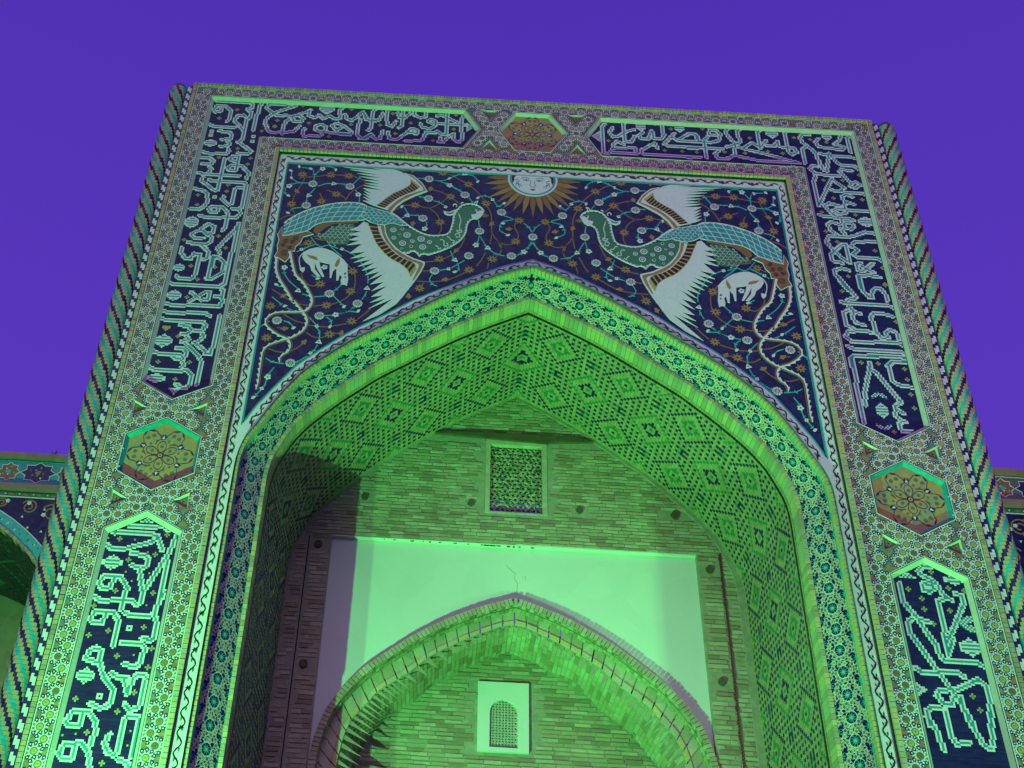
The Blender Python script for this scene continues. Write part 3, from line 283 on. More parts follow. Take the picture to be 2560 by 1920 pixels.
 'flowers': [('R',-3072,14315),('R',-2549,14306),('R',-3117,13879),('R',-1452,14549),('R',-1438,14151),('R',-1499,13756),('R',-936,14264),('R',-421,13960),('R',-717,13567),('R',7,13513),('R',-1296,12782),('R',-851,13094),('R',-281,13133),('R',-2639,12271),('R',-2261,12127),('R',-2729,11884),('R',-3257,11764),('R',-3005,11085),('P',-2968,14637),('P',-3396,14244),('P',-2421,14151),('P',-1157,14443),('P',-1465,13554),('P',-761,13300),('P',-3274,12688),('P',-2750,12734),('P',-2524,11916),('P',-3257,10843),('P',-112,13223),('T',-2782,14343),('T',-3106,14077),('T',-1715,13795),('T',-957,14694),('T',-599,13259),('T',-1032,13001),('T',-3047,12292),('T',-2160,12402),('T',-2691,11449),('Q',-1195,14001),('Q',-549,14200),('Q',-1111,12831),('Q',-2550,13084),('Q',-3088,13036),('Q',-2744,11704),('Q',-2777,11258),('Q',-3306,10663),('W',-3303,14655),('W',-3411,14561),('W',-3385,14412),('W',-3134,14623),('W',-2781,14633),('W',-3386,14054),('W',-3352,13715),('W',-1166,14585),('W',-1800,13961),('W',-764,14552),('W',-754,14221),('W',-386,14143),('W',-400,13744),('W',-327,13526),('W',-1027,12786),('W',-2815,12523),('W',-3344,12378),('W',-3188,12013),('W',-2429,12060),('W',-2238,12002),('W',-2576,11709),('W',-3033,11654),('W',-3387,10520),('F',-3238,14497),('F',-2839,14520),('F',-2585,14521),('F',-3321,13889),('F',-2722,14132),('F',-2917,13974),('F',-1266,14689),('F',-1135,14214),('F',-1259,13698),('F',-1619,14004),('F',-893,14480),('F',-640,14117),('F',-179,13817),('F',-224,13414),('F',-1240,13002),('F',-1477,12455),('F',-838,12835),('F',-537,13055),('F',-3009,13163),('F',-2370,12690),('F',-2370,12336),('F',-2658,12067),('F',-2775,12430),('F',-3372,12001),('F',-2310,11824),('F',-3351,11470),('F',-2570,11583),('G',-3279,14154),('G',-1684,14713),('G',-1419,14354),('G',-1631,13641),('G',-555,13723),('G',-315,13641),('G',-1144,12640),('G',-1025,13177),('G',-1610,12303),('G',-3228,12187),('G',-2876,11428),('G',-2423,11610),('G',-3145,11634)],
 'teal': [[(-3268,14642),(-3146,14632)],[(-3095,14597),(-3066,14511),(-3008,14594)],[(-3066,14511),(-3066,14384)],[(-2935,14670),(-2883,14694),(-2799,14661)],[(-3399,14552),(-3383,14416)],[(-3360,14389),(-3273,14328),(-3140,14329)],[(-3273,14328),(-3360,14282)],[(-3001,14273),(-2875,14341),(-2795,14338)],[(-2743,14352),(-2623,14346)],[(-2511,14352),(-2423,14505)],[(-3030,14232),(-3080,14142),(-3103,14111)],[(-3121,14034),(-3126,13957)],[(-3177,13831),(-3266,13815),(-3326,13763)],[(-3443,14198),(-3438,14103),(-3400,14058)],[(-2468,14239),(-2422,14166)],[(-2398,14111),(-2395,13998)],[(-1615,14552),(-1522,14550)],[(-1373,14523),(-1240,14534),(-1084,14644),(-978,14693)],[(-1306,14518),(-1198,14469)],[(-1116,14427),(-1009,14349)],[(-1582,14178),(-1503,14174)],[(-1368,14109),(-1288,14087),(-1207,14019)],[(-1766,13945),(-1707,13829)],[(-1680,13803),(-1562,13803)],[(-1446,13683),(-1442,13610)],[(-1792,13729),(-1730,13780)],[(-1053,14672),(-999,14686),(-852,14679),(-769,14578)],[(-1124,14412),(-988,14327)],[(-879,14211),(-824,14121)],[(-735,14242),(-656,14268),(-563,14227)],[(-536,14182),(-468,14074),(-390,14137)],[(-388,13893),(-257,13830),(-400,13781),(-438,13686),(-437,13595),(-333,13531)],[(-738,13782),(-722,13664)],[(-718,13482),(-741,13337)],[(-705,13465),(-625,13293)],[(-114,13767),(-50,13699),(-5,13602)],[(-12,13421),(-64,13301)],[(-1225,12796),(-1139,12825)],[(-1077,12851),(-991,12926),(-906,13003)],[(-991,12926),(-976,12841),(-1012,12787)],[(-1101,13163),(-1058,13043)],[(-1321,12712),(-1355,12624),(-1314,12543),(-1250,12514)],[(-2989,13272),(-2900,13154),(-2831,13106),(-2733,13140),(-2601,13089)],[(-2900,13154),(-3043,13063),(-3148,12984)],[(-2705,13116),(-2593,13002),(-2537,12945)],[(-2576,13091),(-2471,13046),(-2336,12952),(-2248,12803),(-2172,12637),(-2154,12487)],[(-2162,12352),(-2175,12285),(-2211,12200)],[(-2310,12061),(-2377,11991),(-2470,11944)],[(-2377,11991),(-2255,11984)],[(-2583,12237),(-2460,12099)],[(-2692,12228),(-2825,12202),(-2912,12220),(-2988,12239)],[(-3046,12317),(-3186,12457),(-3264,12586),(-3270,12637)],[(-2497,12443),(-2557,12355),(-2591,12319)],[(-3371,12160),(-3234,12039)],[(-3154,11980),(-3038,11924)],[(-2902,12581),(-2835,12535)],[(-3321,12346),(-3248,12352)],[(-2655,11894),(-2559,11902)],[(-2477,11932),(-2385,11988),(-2294,12059)],[(-2641,11871),(-2568,11805),(-2573,11733)],[(-2856,11847),(-2746,11720)],[(-2742,11680),(-2698,11605),(-2692,11488)],[(-2701,11402),(-2738,11307),(-2769,11266)],[(-2810,11210),(-2928,11103)],[(-3173,11767),(-3096,11733),(-3041,11674)],[(-3351,11745),(-3458,11642)],[(-3320,11141),(-3231,11088),(-3088,11068)],[(-3196,11000),(-3253,10891)],[(-3262,10799),(-3280,10709)],[(-3316,10634),(-3363,10558)],[(-209,13155),(-151,13186)],[(-374,13128),(-490,13159),(-579,13233)],[(-73,13273),(-4,13401)]],
 'brown': [[(-3283,14415),(-3192,14442),(-3009,14476),(-2839,14520),(-2653,14525),(-2518,14517),(-2335,14405),(-2469,14258),(-2551,14137),(-2585,14001)],[(-3192,14442),(-3229,14293),(-3288,14115),(-3316,13961),(-3305,13812),(-3254,13704)],[(-2862,14207),(-2723,14142),(-2613,14084),(-2585,14001)],[(-2961,14142),(-2927,14068),(-2919,13993)],[(-3469,13558),(-3364,13649),(-3264,13685)],[(-1851,14680),(-1678,14714),(-1463,14732),(-1274,14698),(-1110,14642)],[(-1451,14342),(-1324,14313),(-1176,14249),(-1121,14196),(-1000,14073)],[(-1174,14192),(-1274,14070),(-1427,13963),(-1612,14005),(-1794,13971),(-1917,13849)],[(-1427,13963),(-1318,13860),(-1259,13698),(-1240,13554),(-1275,13469)],[(-1112,14628),(-1050,14594),(-900,14479),(-777,14354),(-681,14208),(-640,14098),(-571,13934),(-555,13750),(-546,13550),(-460,13395),(-357,13340),(-255,13366),(-192,13434)],[(-546,13550),(-574,13332)],[(-460,13395),(-414,13238)],[(-192,13816),(-244,13702),(-192,13560),(-192,13470)],[(-1420,12933),(-1295,12963),(-1147,13036),(-1049,13131),(-964,13262),(-912,13427)],[(-1514,12578),(-1377,12580),(-1217,12601),(-1131,12624),(-997,12703),(-875,12798)],[(-1495,12461),(-1426,12551)],[(-1449,12770),(-1362,12777)],[(-454,13407),(-414,13301),(-432,13177),(-490,13106)],[(-626,13176),(-691,13010),(-747,12912)],[(-584,12978),(-602,12871)],[(-2463,12820),(-2378,12707),(-2331,12591),(-2326,12390),(-2377,12269),(-2466,12164),(-2605,12087),(-2808,12047)],[(-3042,12604),(-3006,12505),(-2907,12395),(-2809,12402)],[(-2808,12047),(-2906,12048),(-3069,12085),(-3214,12172),(-3388,12291)],[(-3123,13101),(-3015,13162)],[(-2866,11719),(-2624,11705),(-2366,11780)],[(-2241,11862),(-2163,11948),(-2086,12051)],[(-2864,11592),(-2774,11529),(-2677,11520),(-2586,11566)],[(-2518,11603),(-2398,11604)],[(-3030,11270),(-2943,11338),(-2881,11420)],[(-3305,11295),(-3205,11257),(-3098,11249)],[(-3185,11870),(-3029,11778),(-2917,11746)],[(-3243,11650),(-3133,11635)]],
}


# ------------------------------------------------------------------ the arch curves (half, from the apex outwards and down)
ZB = 0.
cA = [(0, 13.075), (.43, 12.90), (1.01, 12.56), (1.5, 12.26), (1.87, 11.97), (2.33, 11.62), (2.85, 11.12), (3.0, 10.92), (3.155, 10.68), (3.27, 10.49), (3.35, 10.35), (3.46, 10.10)]
cB = [(0, 12.95), (.43, 12.775), (1.0, 12.44), (1.57, 12.03), (1.87, 11.80), (2.33, 11.45), (2.75, 11.04), (2.95, 10.77), (3.14, 10.43), (3.31, 10.08), (3.40, 9.90), (3.45, 9.68), (3.462, 9.4), (3.46, 8.4), (3.46, 5), (3.46, ZB)]
cE = [(0, 12.65), (.48, 12.39), (.91, 12.13), (1.30, 11.86), (1.51, 11.70), (1.93, 11.39), (2.145, 11.19), (2.36, 10.99), (2.65, 10.68), (2.81, 10.475), (2.93, 10.28), (3.02, 10.06), (3.08, 9.90), (3.12, 9.66), (3.125, 9.3), (3.12, 8.4), (3.12, 5), (3.12, ZB)]
cF = [(x*.957, z-.035) for x, z in cE]
def dense(c, k=3):
    sm = smooth(c[:-2], k); return sm+c[-2:]
cB = dense(cB); cE = dense(cE); cF = dense(cF); cAs = smooth(cA, 3)
cC = [(max(0, x-.040), z-.030*(1-min(1, max(0, x-2.6)))) for x, z in cB]
cD = [(x+.045*min(1, x), z+.045*max(0, min(1, (3.3-x)))) if z > 9.3 else (x+.045, z) for x, z in cE]
def full(c): return mir(c)[::-1]+list(c)[1:]      # left bottom -> apex -> right bottom

YI, YS = .05, .04     # inscription and spandrel planes
portal = thing('portal_gateway', 'tall mosaic covered portal with pointed arch, phoenix spandrel and white lettering bands, lit green', 'gateway')
# ---- body of masonry behind the mosaics
b = MB(); ring = [(-5.16, ZB), (-5.16, 16.30), (5.16, 16.30), (5.16, ZB)]+full(cB)[::-1]
b.prism(ring, -3.5, 0, SCALYB, wall(.09)); b.build('masonry_body', portal)

# ---- panels
PL = [(-4.77, 10.645), (-4.35, 10.40), (-3.91, 10.645), (-3.91, 15.205), (-.99, 15.205), (-.765, 15.63), (-.99, 16.045), (-4.77, 16.045)]
PR = [(-x if True else x, z) for x, z in PL]; PR = [(x+(.03 if x < 1.2 else 0), z) for x, z in PR]
LLp = [(-4.77, ZB+.5), (-4.77, 8.56), (-4.345, 8.815), (-3.91, 8.58), (-3.91, ZB+.5)]
LRp = [(4.77, ZB+.5), (4.77, 8.58), (4.335, 8.812), (3.915, 8.576), (3.915, ZB+.5)]
HL = [(-4.355, 10.11), (-3.92, 9.865), (-3.92, 9.365), (-4.355, 9.105), (-4.785, 9.345), (-4.785, 9.845)]
HR = mir(HL)
HT = [(-.48, 15.64), (-.24, 16.05), (.265, 16.05), (.515, 15.64), (.26, 15.215), (-.235, 15.215)]
TR_ = [[(-4.795, 10.355), (-4.61, 10.245), (-4.79, 10.135)], [(-3.912, 10.37), (-4.095, 10.255), (-3.917, 10.15)],
       [(-4.79, 9.075), (-4.598, 8.965), (-4.79, 8.86)], [(-3.91, 9.09), (-4.097, 8.97), (-3.90, 8.865)]]
TR_ += [mir(t) for t in TR_]
TR_ += [[(-.735, 16.06), (-.50, 16.07), (-.615, 15.869)], [(-.615, 15.409), (-.735, 15.20), (-.50, 15.20)], [(.535, 16.06), (.785, 16.065), (.657, 15.866)], [(.66, 15.408), (.54, 15.196), (.778, 15.205)]]
RI = [(-3.672, ZB), (-3.672, 14.965), (3.672, 14.965), (3.672, ZB)]
OUT = [(-5.005, ZB), (-5.005, 16.255), (5.005, 16.255), (5.005, ZB)]
outline = OUT+RI[::-1]
b = MB(); b.prism(outline, -.085, 0, FILL, wall(0), holes=[PL, PR, LLp, LRp, HL, HR, HT]+TR_)
border = b.build('mosaic_border', portal)
b = MB()
for c in (OUT, RI):
    for o, m, w in ((.004, WHITE, .011), (-.006, BLACK, .007)):
        q = offset(c, o if c is OUT else -o); b.ribbon(q, w, 0, .004, m, wall(0))
for P in (PL, PR, LLp, LRp, HL, HR, HT):
    q = offset(P, -.012); b.ribbon(q, .010, 0, .004, WHITE, wall(0), closed=True)
    q = offset(P, -.003); b.ribbon(q, .007, 0, .003, BLACK, wall(0), closed=True)
b.build('edge_line', portal)
# ---- rosettes of the border
pts = []
def clash(p, d=.118): return any(math.dist(p, q) < d for q in pts)
blocks = [PL, PR, LLp, LRp, HL, HR, HT]+TR_
def ok(p, r=.052):
    if abs(p[0]) < 5.0 and p[1] < 16.25 and not (abs(p[0]) < 3.69 and p[1] < 14.985):
        if min(5.0-abs(p[0]), 16.25-p[1]) < .045: return False
        if abs(p[0]) < 3.73 and p[1] < 15.02: return False
        return all(not inside(p, P) and polyd(p, P) > r for P in blocks)
    return False
Z0 = 5.2
z = 16.14; k = 0
while z > Z0:
    for sx_ in (-1, 1):
        for xc in (4.888, 3.79):
            p = (sx_*(xc+(.034 if k % 2 else -.034)), z)
            if ok(p, .03) and not clash(p, .1): pts.append(p)
    z -= .125; k += 1
x = -4.76; k = 0
while x < 4.8:
    for zc in (16.15, 15.09):
        p = (x, zc+(.03 if k % 2 else -.034))
        if ok(p, .03) and not clash(p): pts.append(p)
    x += .125; k += 1
for cx, cz, hw, hh in ((-4.35, 9.6, .5, 1.2), (4.35, 9.6, .5, 1.2), (0, 15.63, 1.1, .45)):
    z = cz+hh; r = 0
    while z > cz-hh:
        x = cx-hw+(.063 if r % 2 else 0)
        while x < cx+hw:
            p = (x, z)
            if ok(p, .055) and not clash(p, .112): pts.append(p)
            x += .125
        z -= .108; r += 1
pts.sort(key=lambda p: p[1])
def rosette_core(b, cx, cz, fr, a0, gold):
    st = []
    for i in range(20):
        a = a0+math.pi*i/10; r = .066 if i % 2 else .047; st.append((cx+r*math.cos(a), cz+r*math.sin(a)))
    b.prism(st, 0, .003, WHITE, fr, False); b.prism(circ(cx, cz, .042, 10, a0), 0, .0045, GREENT, fr, False)
    b.prism(circ(cx, cz, .031, 10, a0), 0, .006, gold, fr, False); b.prism(circ(cx, cz, .005, 5), 0, .007, BLACK, fr, False)
protos = []
for g in (GOLD, OCHRE, GOLD, BROWN):
    b = MB(); rosette_core(b, 0, 0, wall(0), random.random(), g); o = b.build('rosette', border); protos.append(o)
rest = MB(); tiles = MB(); pent = []
for i, p in enumerate(pts):
    t = protos[i % 4] if random.random() < .7 else protos[random.randrange(4)]
    if i < 300:
        if i < 4: o = protos[i]
        else: o = t.copy(); COL.objects.link(o); o.parent = border
        o.location = (p[0], 0, p[1])
    else: rosette_core(rest, p[0], p[1], wall(0), random.random(), random.choice((GOLD, GOLD, OCHRE, BROWN)))
    for j in range(10):
        a = .31+math.pi*j/5; q = (p[0]+.083*math.cos(a), p[1]+.083*math.sin(a))
        if abs(q[0]) > 4.985 or q[1] > 16.235 or (abs(q[0]) < 3.69 and q[1] < 14.985): continue
        if any(inside(q, P) or polyd(q, P) < .022 for P in blocks): continue
        if any(abs(q[0]-u[0]) < .04 and math.dist(q, u) < .035 for u in pent): continue
        if any(abs(q[0]-u[0]) < .06 and math.dist(q, u) < .058 for u in pts): continue
        pent.append(q)
for q in pent:
    a = random.random(); tiles.prism(circ(q[0], q[1], .0235, 5, a), 0, .0035, BLACK if random.random() < .4 else NAVY, wall(0), False)
    tiles.prism(circ(q[0], q[1], .0095, 5, a), 0, .0048, WHITE, wall(0), False)
for p in pts:                                   # white kites between the rosettes
    for j in range(10):
        a = .31+math.pi*(j+.5)/5
        tiles.prism([(p[0]+r*math.cos(a+d), p[1]+r*math.sin(a+d)) for r, d in ((.05, 0), (.078, .16), (.083, 0), (.078, -.16))], 0, .0022, WHITE, wall(0), False)
rest.build('rosette_field', border, 'stuff'); tiles.build('border_tile', border, 'stuff')

# ---- frames and lettering of the inscription panels
CELL = .0213
STR = [M(s) for s in D['strokes']]
def panel(poly, side, lower, label):
    pn = bpy.data.objects.new('inscription_panel', None); COL.objects.link(pn); pn.parent = portal; pn['label'] = label
    inn = offset(poly, .042)
    f = MB(); n = len(poly)
    for i in range(n):
        j = (i+1) % n
        f.quad([(poly[i][0], -.001, poly[i][1]), (poly[j][0], -.001, poly[j][1]), (inn[j][0], YI, inn[j][1]), (inn[i][0], YI, inn[i][1])], CREAM)
    f.build('frame', pn)
    f = MB(); f.prism(offset(poly, -.002), -.03, 0, NAVYB, wall(YI)); f.build('tile_field', pn)
    xs = [p[0] for p in inn]; zs = [p[1] for p in inn]
    x0, z0 = min(xs), max(min(zs), Z0); nx = int((max(xs)-x0)/CELL)+1; nz = int((max(zs)-z0)/CELL)+1
    grid = {}
    def cen(i, j): return (x0+(i+.5)*CELL, z0+(j+.5)*CELL)
    def put(i, j, v):
        if 0 <= i < nx and 0 <= j < nz and inside(cen(i, j), inn) and polyd(cen(i, j), inn) > .006: grid[i, j] = v
    best = {}
    for s in STR:
        cx = sum(p[0] for p in s)/len(s)
        if (cx < 0) != (side < 0): continue
        for a, c in zip(s, s[1:]):
            i0 = int((min(a[0], c[0])-.05-x0)/CELL); i1 = int((max(a[0], c[0])+.05-x0)/CELL)
            j0 = int((min(a[1], c[1])-.05-z0)/CELL); j1 = int((max(a[1], c[1])+.05-z0)/CELL)
            for i in range(max(0, i0), min(nx, i1+1)):
                for j in range(max(0, j0), min(nz, j1+1)):
                    d = segd(cen(i, j), a, c)
                    if d < 1.5*CELL and d < best.get((i, j), 9): best[i, j] = d
    for (i, j), d in best.items(): put(i, j, 'T' if d < .5*CELL else 'W')
    for m in D['marks']:
        kd, mx, mz = m[0], m[1]/1000, m[2]/1000
        if (mx < 0) != (side < 0): continue
        ci, cj = int((mx-x0)/CELL), int((mz-z0)/CELL)
        if kd == 'cr':
            for di, dj in ((0, 0), (1, 0), (-1, 0), (0, 1), (0, -1)):
                if (ci+di, cj+dj) not in grid: put(ci+di, cj+dj, 'O' if di or dj else 'T')
        elif kd == 'dot': put(ci, cj, 'O')
        elif kd == 'sq':
            for di in (-1, 0, 1):
                for dj in (-1, 0, 1): put(ci+di, cj+dj, 'W' if di or dj else 'B')
        elif kd == 'ht':
            for di in (-2, -1, 0, 1, 2):
                for dj in (-2, -1, 0, 1):
                    if abs(di) <= dj+2: put(ci+di, cj+dj, 'O')
        else:
            ax, az = max(1, m[3]/1000/CELL), max(1, m[4]/1000/CELL); sg = m[5]
            for i in range(int(ci-ax-1), int(ci+ax+2)):
                for j in range(int(cj-az-1), int(cj+az+2)):
                    u, w = (i-ci)/ax, (j-cj)/az
                    if kd == 'dia' and abs(u)*.75+abs(w) <= 1.08 and abs(u) <= 1: put(i, j, 'T' if (j-cj) % 2 and abs(u)*.75+abs(w) < .8 else 'W')
                    if kd == 'tri':
                        if sg in 'nd':
                            t = (w+1)/2 if sg == 'n' else (1-w)/2; lim = 1-t; e_ = abs(u)
                        else:
                            t = (u+1)/2 if sg == 's' else (1-u)/2; lim = 1-t; e_ = abs(w)
                        if 0 <= t <= 1 and e_ <= lim: put(i, j, 'T' if (i+j) % 2 and e_ < lim-.25 and t > .15 else 'W')
                    if kd == 'chev':
                        if sg in 'nd' : q = w+abs(u)*(1 if sg == 'n' else -1)-(.5 if sg == 'n' else -.5); g = abs(u) <= 1
                        else: q = abs(w)-(u+1)*.5; g = abs(w) <= 1
                        if g and abs(q) < .45: put(i, j, 'T' if (i+j) % 2 else 'W')
    # merge cells into bricks and lay them a few millimetres proud
    lt = MB(); star = MB(); done = set(); cm = dict(W=WHITE, T=TEAL, O=GOLD, B=NAVY)
    for (i, j) in sorted(grid):
        if (i, j) in done: continue
        v = grid[i, j]; a = 1
        while grid.get((i+a, j)) == v and (i+a, j) not in done and a < 9: a += 1
        hgt = 1
        if a == 1:
            while grid.get((i, j+hgt)) == v and (i, j+hgt) not in done and hgt < 7 and grid.get((i+1, j+hgt)) != v: hgt += 1
        for q in range(a):
            for w in range(hgt): done.add((i+q, j+w))
        g = .0011
        xa, xb, za, zb = x0+i*CELL+g, x0+(i+a)*CELL-g, z0+j*CELL+g, z0+(j+hgt)*CELL-g
        (star if v in 'O' else lt).prism([(xa, za), (xb, za), (xb, zb), (xa, zb)], 0, .003+random.random()*.0015, cm[v], wall(YI))
    lt.build('lettering', pn, 'stuff'); star.build('inlay_star', pn, 'stuff')
    return pn
panel(PL, -1, 0, 'white angular lettering running up the left pier and along the top left')
panel(PR, 1, 0, 'white angular lettering along the top right and down the right pier')
panel(LLp, -1, 1, 'white angular lettering on the lower left pier')
panel(LRp, 1, 1, 'white angular lettering on the lower right pier')

# ---- hexagon medallions and triangles
def hexagon(P, rot0, label):
    hp = bpy.data.objects.new('hexagon_medallion', None); COL.objects.link(hp); hp.parent = portal; hp['label'] = label
    inn = offset(P, .034); f = MB(); n = len(P)
    for i in range(n):
        j = (i+1) % n; f.quad([(P[i][0], -.001, P[i][1]), (P[j][0], -.001, P[j][1]), (inn[j][0], YI, inn[j][1]), (inn[i][0], YI, inn[i][1])], CREAM if rot0 else TEAL)
    f.build('frame', hp)
    f = MB(); f.prism(offset(P, -.002), -.03, 0, MEDAL, wall(YI)); f.build('tile_field', hp)
    cx = sum(p[0] for p in P)/6; cz = sum(p[1] for p in P)/6; fr = wall(YI); g = MB()
    g.prism(circ(cx, cz, .04, 12), 0, .003, NAVY, fr); g.prism(circ(cx, cz, .026, 10), 0, .0045, GOLD, fr); g.prism(circ(cx, cz, .010, 6), 0, .006, NAVY, fr)
    for k in range(6):
        a = math.pi/2+k*math.pi/3+rot0
        def P2(r, d): return (cx+r*math.cos(a+d), cz+r*math.sin(a+d))
        g.ribbon(smooth([P2(.035, 0), P2(.09, .45), P2(.16, .30), P2(.20, 0), P2(.16, -.30), P2(.09, -.45)], 4, True), .006, 0, .003, NAVY, fr, closed=True)
        g.ribbon(smooth([P2(.17, .52), P2(.215, .25), P2(.25, 0)], 3), .006, 0, .0036, NAVY, fr)
        g.ribbon(smooth([P2(.25, 0), P2(.30, .2), P2(.36, .30), P2(.385, .45)], 3), .006, 0, .0032, NAVY, fr)
        g.ribbon(smooth([P2(.25, 0), P2(.30, -.2), P2(.36, -.30), P2(.385, -.45)], 3), .006, 0, .0028, NAVY, fr)
        for sg in (-1, 1):
            g.prism([P2(.35, sg*.33), P2(.365, sg*.42), P2(.395, sg*.5), P2(.38, sg*.38)], 0, .0042, NAVY, fr)
            g.prism(circ(*P2(.21, sg*.34), .017, 5, a), 0, .0022, ASH, fr); g.prism(circ(*P2(.30, sg*.40), .026, 6, a), 0, .002, ASH, fr)
        st = [(cx+.255*math.cos(a)+(.042 if i % 2 else .026)*math.cos(a+i*math.pi/6), cz+.255*math.sin(a)+(.042 if i % 2 else .026)*math.sin(a+i*math.pi/6)) for i in range(12)]
        g.prism(st, 0, .004, NAVY, fr); g.prism([P2(.235, .07), P2(.235, -.07), P2(.28, 0)], 0, .0055, WHITE, fr)
        g.prism(circ(*P2(.12, 0), .022, 6, a), 0, .0025, ASH, fr)
    g.build('floral_inlay', hp)
hexagon(HL, 0, 'ochre hexagon medallion with six flowers on the left pier'); hexagon(HR, 0, 'ochre hexagon medallion with six flowers on the right pier')
hexagon(HT, math.pi/6, 'ochre hexagon medallion at the middle of the top band')
for P in TR_:
    t = MB(); inn = offset(P, .017); i2 = offset(P, .036)
    for i in range(3):
        j = (i+1) % 3; t.quad([(P[i][0], -.004, P[i][1]), (P[j][0], -.004, P[j][1]), (inn[j][0], .02, inn[j][1]), (inn[i][0], .02, inn[i][1])], CREAM)
    t.prism(P, -.03, 0, GREENT, wall(.02), False); t.prism(i2, 0, .003, OCHRE, wall(.02))
    cx = sum(p[0] for p in P)/3; cz = sum(p[1] for p in P)/3; t.prism(circ(cx, cz, .014, 3), 0, .006, BLACK, wall(.02))
    t.build('triangle_inlay', portal)

# ---- brick rims: boxes laid along a path
brick_meshes = {}
def lay(parent, path, w, pitch, y0, y1, mats, objects=None, gap=.007, jmat=None, zmin=Z0, inner=0.):
    """header bricks w wide (to the left of the path direction), laid side by side along path; returns nothing"""
    st = MB(); rs = resample(path, pitch)
    for a, c in zip(rs, rs[1:]):
        if min(a[1], c[1]) < zmin: continue
        dx, dz = c[0]-a[0], c[1]-a[1]; L = math.hypot(dx, dz); ux, uz = dx/L, dz/L; nx, nz = -uz, ux
        g = gap/2; l = L-gap; wi = random.uniform(-.002, .002); yy = y0+random.uniform(-.004, .004)
        m = random.choice(mats)
        if objects is not None and objects[0] > 0:
            key = (round(w, 3), round(l, 2), round(y1-y0, 2), m.name)
            if key not in brick_meshes:
                q = MB(); q.box(0, round(l, 2), 0, y1-y0, 0, w, m); me = q.build('brick'); brick_meshes[key] = me.data; bpy.data.objects.remove(me)
            o = bpy.data.objects.new('brick', brick_meshes[key]); COL.objects.link(o); o.parent = parent
            o.matrix_local = Matrix(((ux, 0, nx, a[0]+ux*g), (0, 1, 0, yy), (uz, 0, nz, a[1]+uz*g), (0, 0, 0, 1))); objects[0] -= 1
        else:
            P = [(a[0]+ux*g+nx*inner, a[1]+uz*g+nz*inner), (a[0]+ux*(L-g)+nx*inner, a[1]+uz*(L-g)+nz*inner), (a[0]+ux*(L-g)+nx*(w+wi), a[1]+uz*(L-g)+nz*(w+wi)), (a[0]+ux*g+nx*(w+wi), a[1]+uz*g+nz*(w+wi))]
            st.prism(P, -(y1-y0), 0, m, wall(yy))
    return st
fb = full(cB)
arim = MB(); fc = full(cC)
for i in range(len(fc)-1):   # dark glazed soffit behind the rim bricks
    arim.quad([(fb[i][0], -.01, fb[i][1]), (fb[i+1][0], -.01, fb[i+1][1]), (fb[i+1][0], .13, fb[i+1][1]), (fb[i][0], .13, fb[i][1])], JOINT)
arim = arim.build('arch_rim', portal)
st = lay(arim, full(cC), .036, .055, .022, .125, (TAN, TAN, BRICK2), None)
st.build('rim_brick', arim, 'stuff')
n300 = [300]
vr = full(cE)
vrim = MB(); fe = full([(x+.004, z+.004) for x, z in cE]); fd = full(cD)
for i in range(len(fe)-1):
    vrim.quad([(fd[i][0], .352, fd[i][1]), (fd[i+1][0], .352, fd[i+1][1]), (fe[i+1][0], .362, fe[i+1][1]), (fe[i][0], .362, fe[i][1])], JOINT)
    vrim.quad([(fe[i][0], .362, fe[i][1]), (fe[i+1][0], .362, fe[i+1][1]), (fe[i+1][0], .57, fe[i+1][1]), (fe[i][0], .57, fe[i][1])], JOINT)
vrim = vrim.build('vault_rim', portal)
st = lay(vrim, [p for p in vr], .046, .066, .335, .56, (TAN, BRICK2, BRICK), n300, gap=.008)
if st.f: st.build('rim_brick', vrim, 'stuff')
srim = MB(); srim.prism([(-3.672, ZB), (-3.672, 14.965), (3.672, 14.965), (3.672, ZB), (3.61, ZB), (3.61, 14.905), (-3.61, 14.905), (-3.61, ZB)], -.05, 0, DARKJ, wall(.0))
srim = srim.build('spandrel_rim', portal)
st = lay(srim, [(-3.612, Z0), (-3.612, 14.90)], .056, .058, -.035, .03, (TAN, BRICK2)); st.build('rim_brick', srim, 'stuff')
st = lay(srim, [(-3.67, 14.908), (3.67, 14.908)], .056, .058, -.035, .03, (TAN, BRICK2)); st.build('rim_brick', srim, 'stuff')
st = lay(srim, [(3.612, 14.90), (3.612, Z0)], .056, .058, -.035, .03, (TAN, BRICK2)); st.build('rim_brick', srim, 'stuff')
orim = MB(); orim.prism([(-5.075, ZB), (-5.075, 16.315), (5.075, 16.315), (5.075, ZB), (5.008, ZB), (5.008, 16.258), (-5.008, 16.258), (-5.008, ZB)], -.08, 0, DARKJ, wall(.0))
orim = orim.build('outer_rim', portal)
for pth in ([(-5.012, Z0), (-5.012, 16.25)], [(-5.075, 16.262), (5.075, 16.262)], [(5.012, 16.25), (5.012, Z0)]):
    st = lay(orim, pth, .052, .057, -.022, .03, (TAN, BRICK2, BRICK), zmin=Z0-1); st.build('rim_brick', orim, 'stuff')

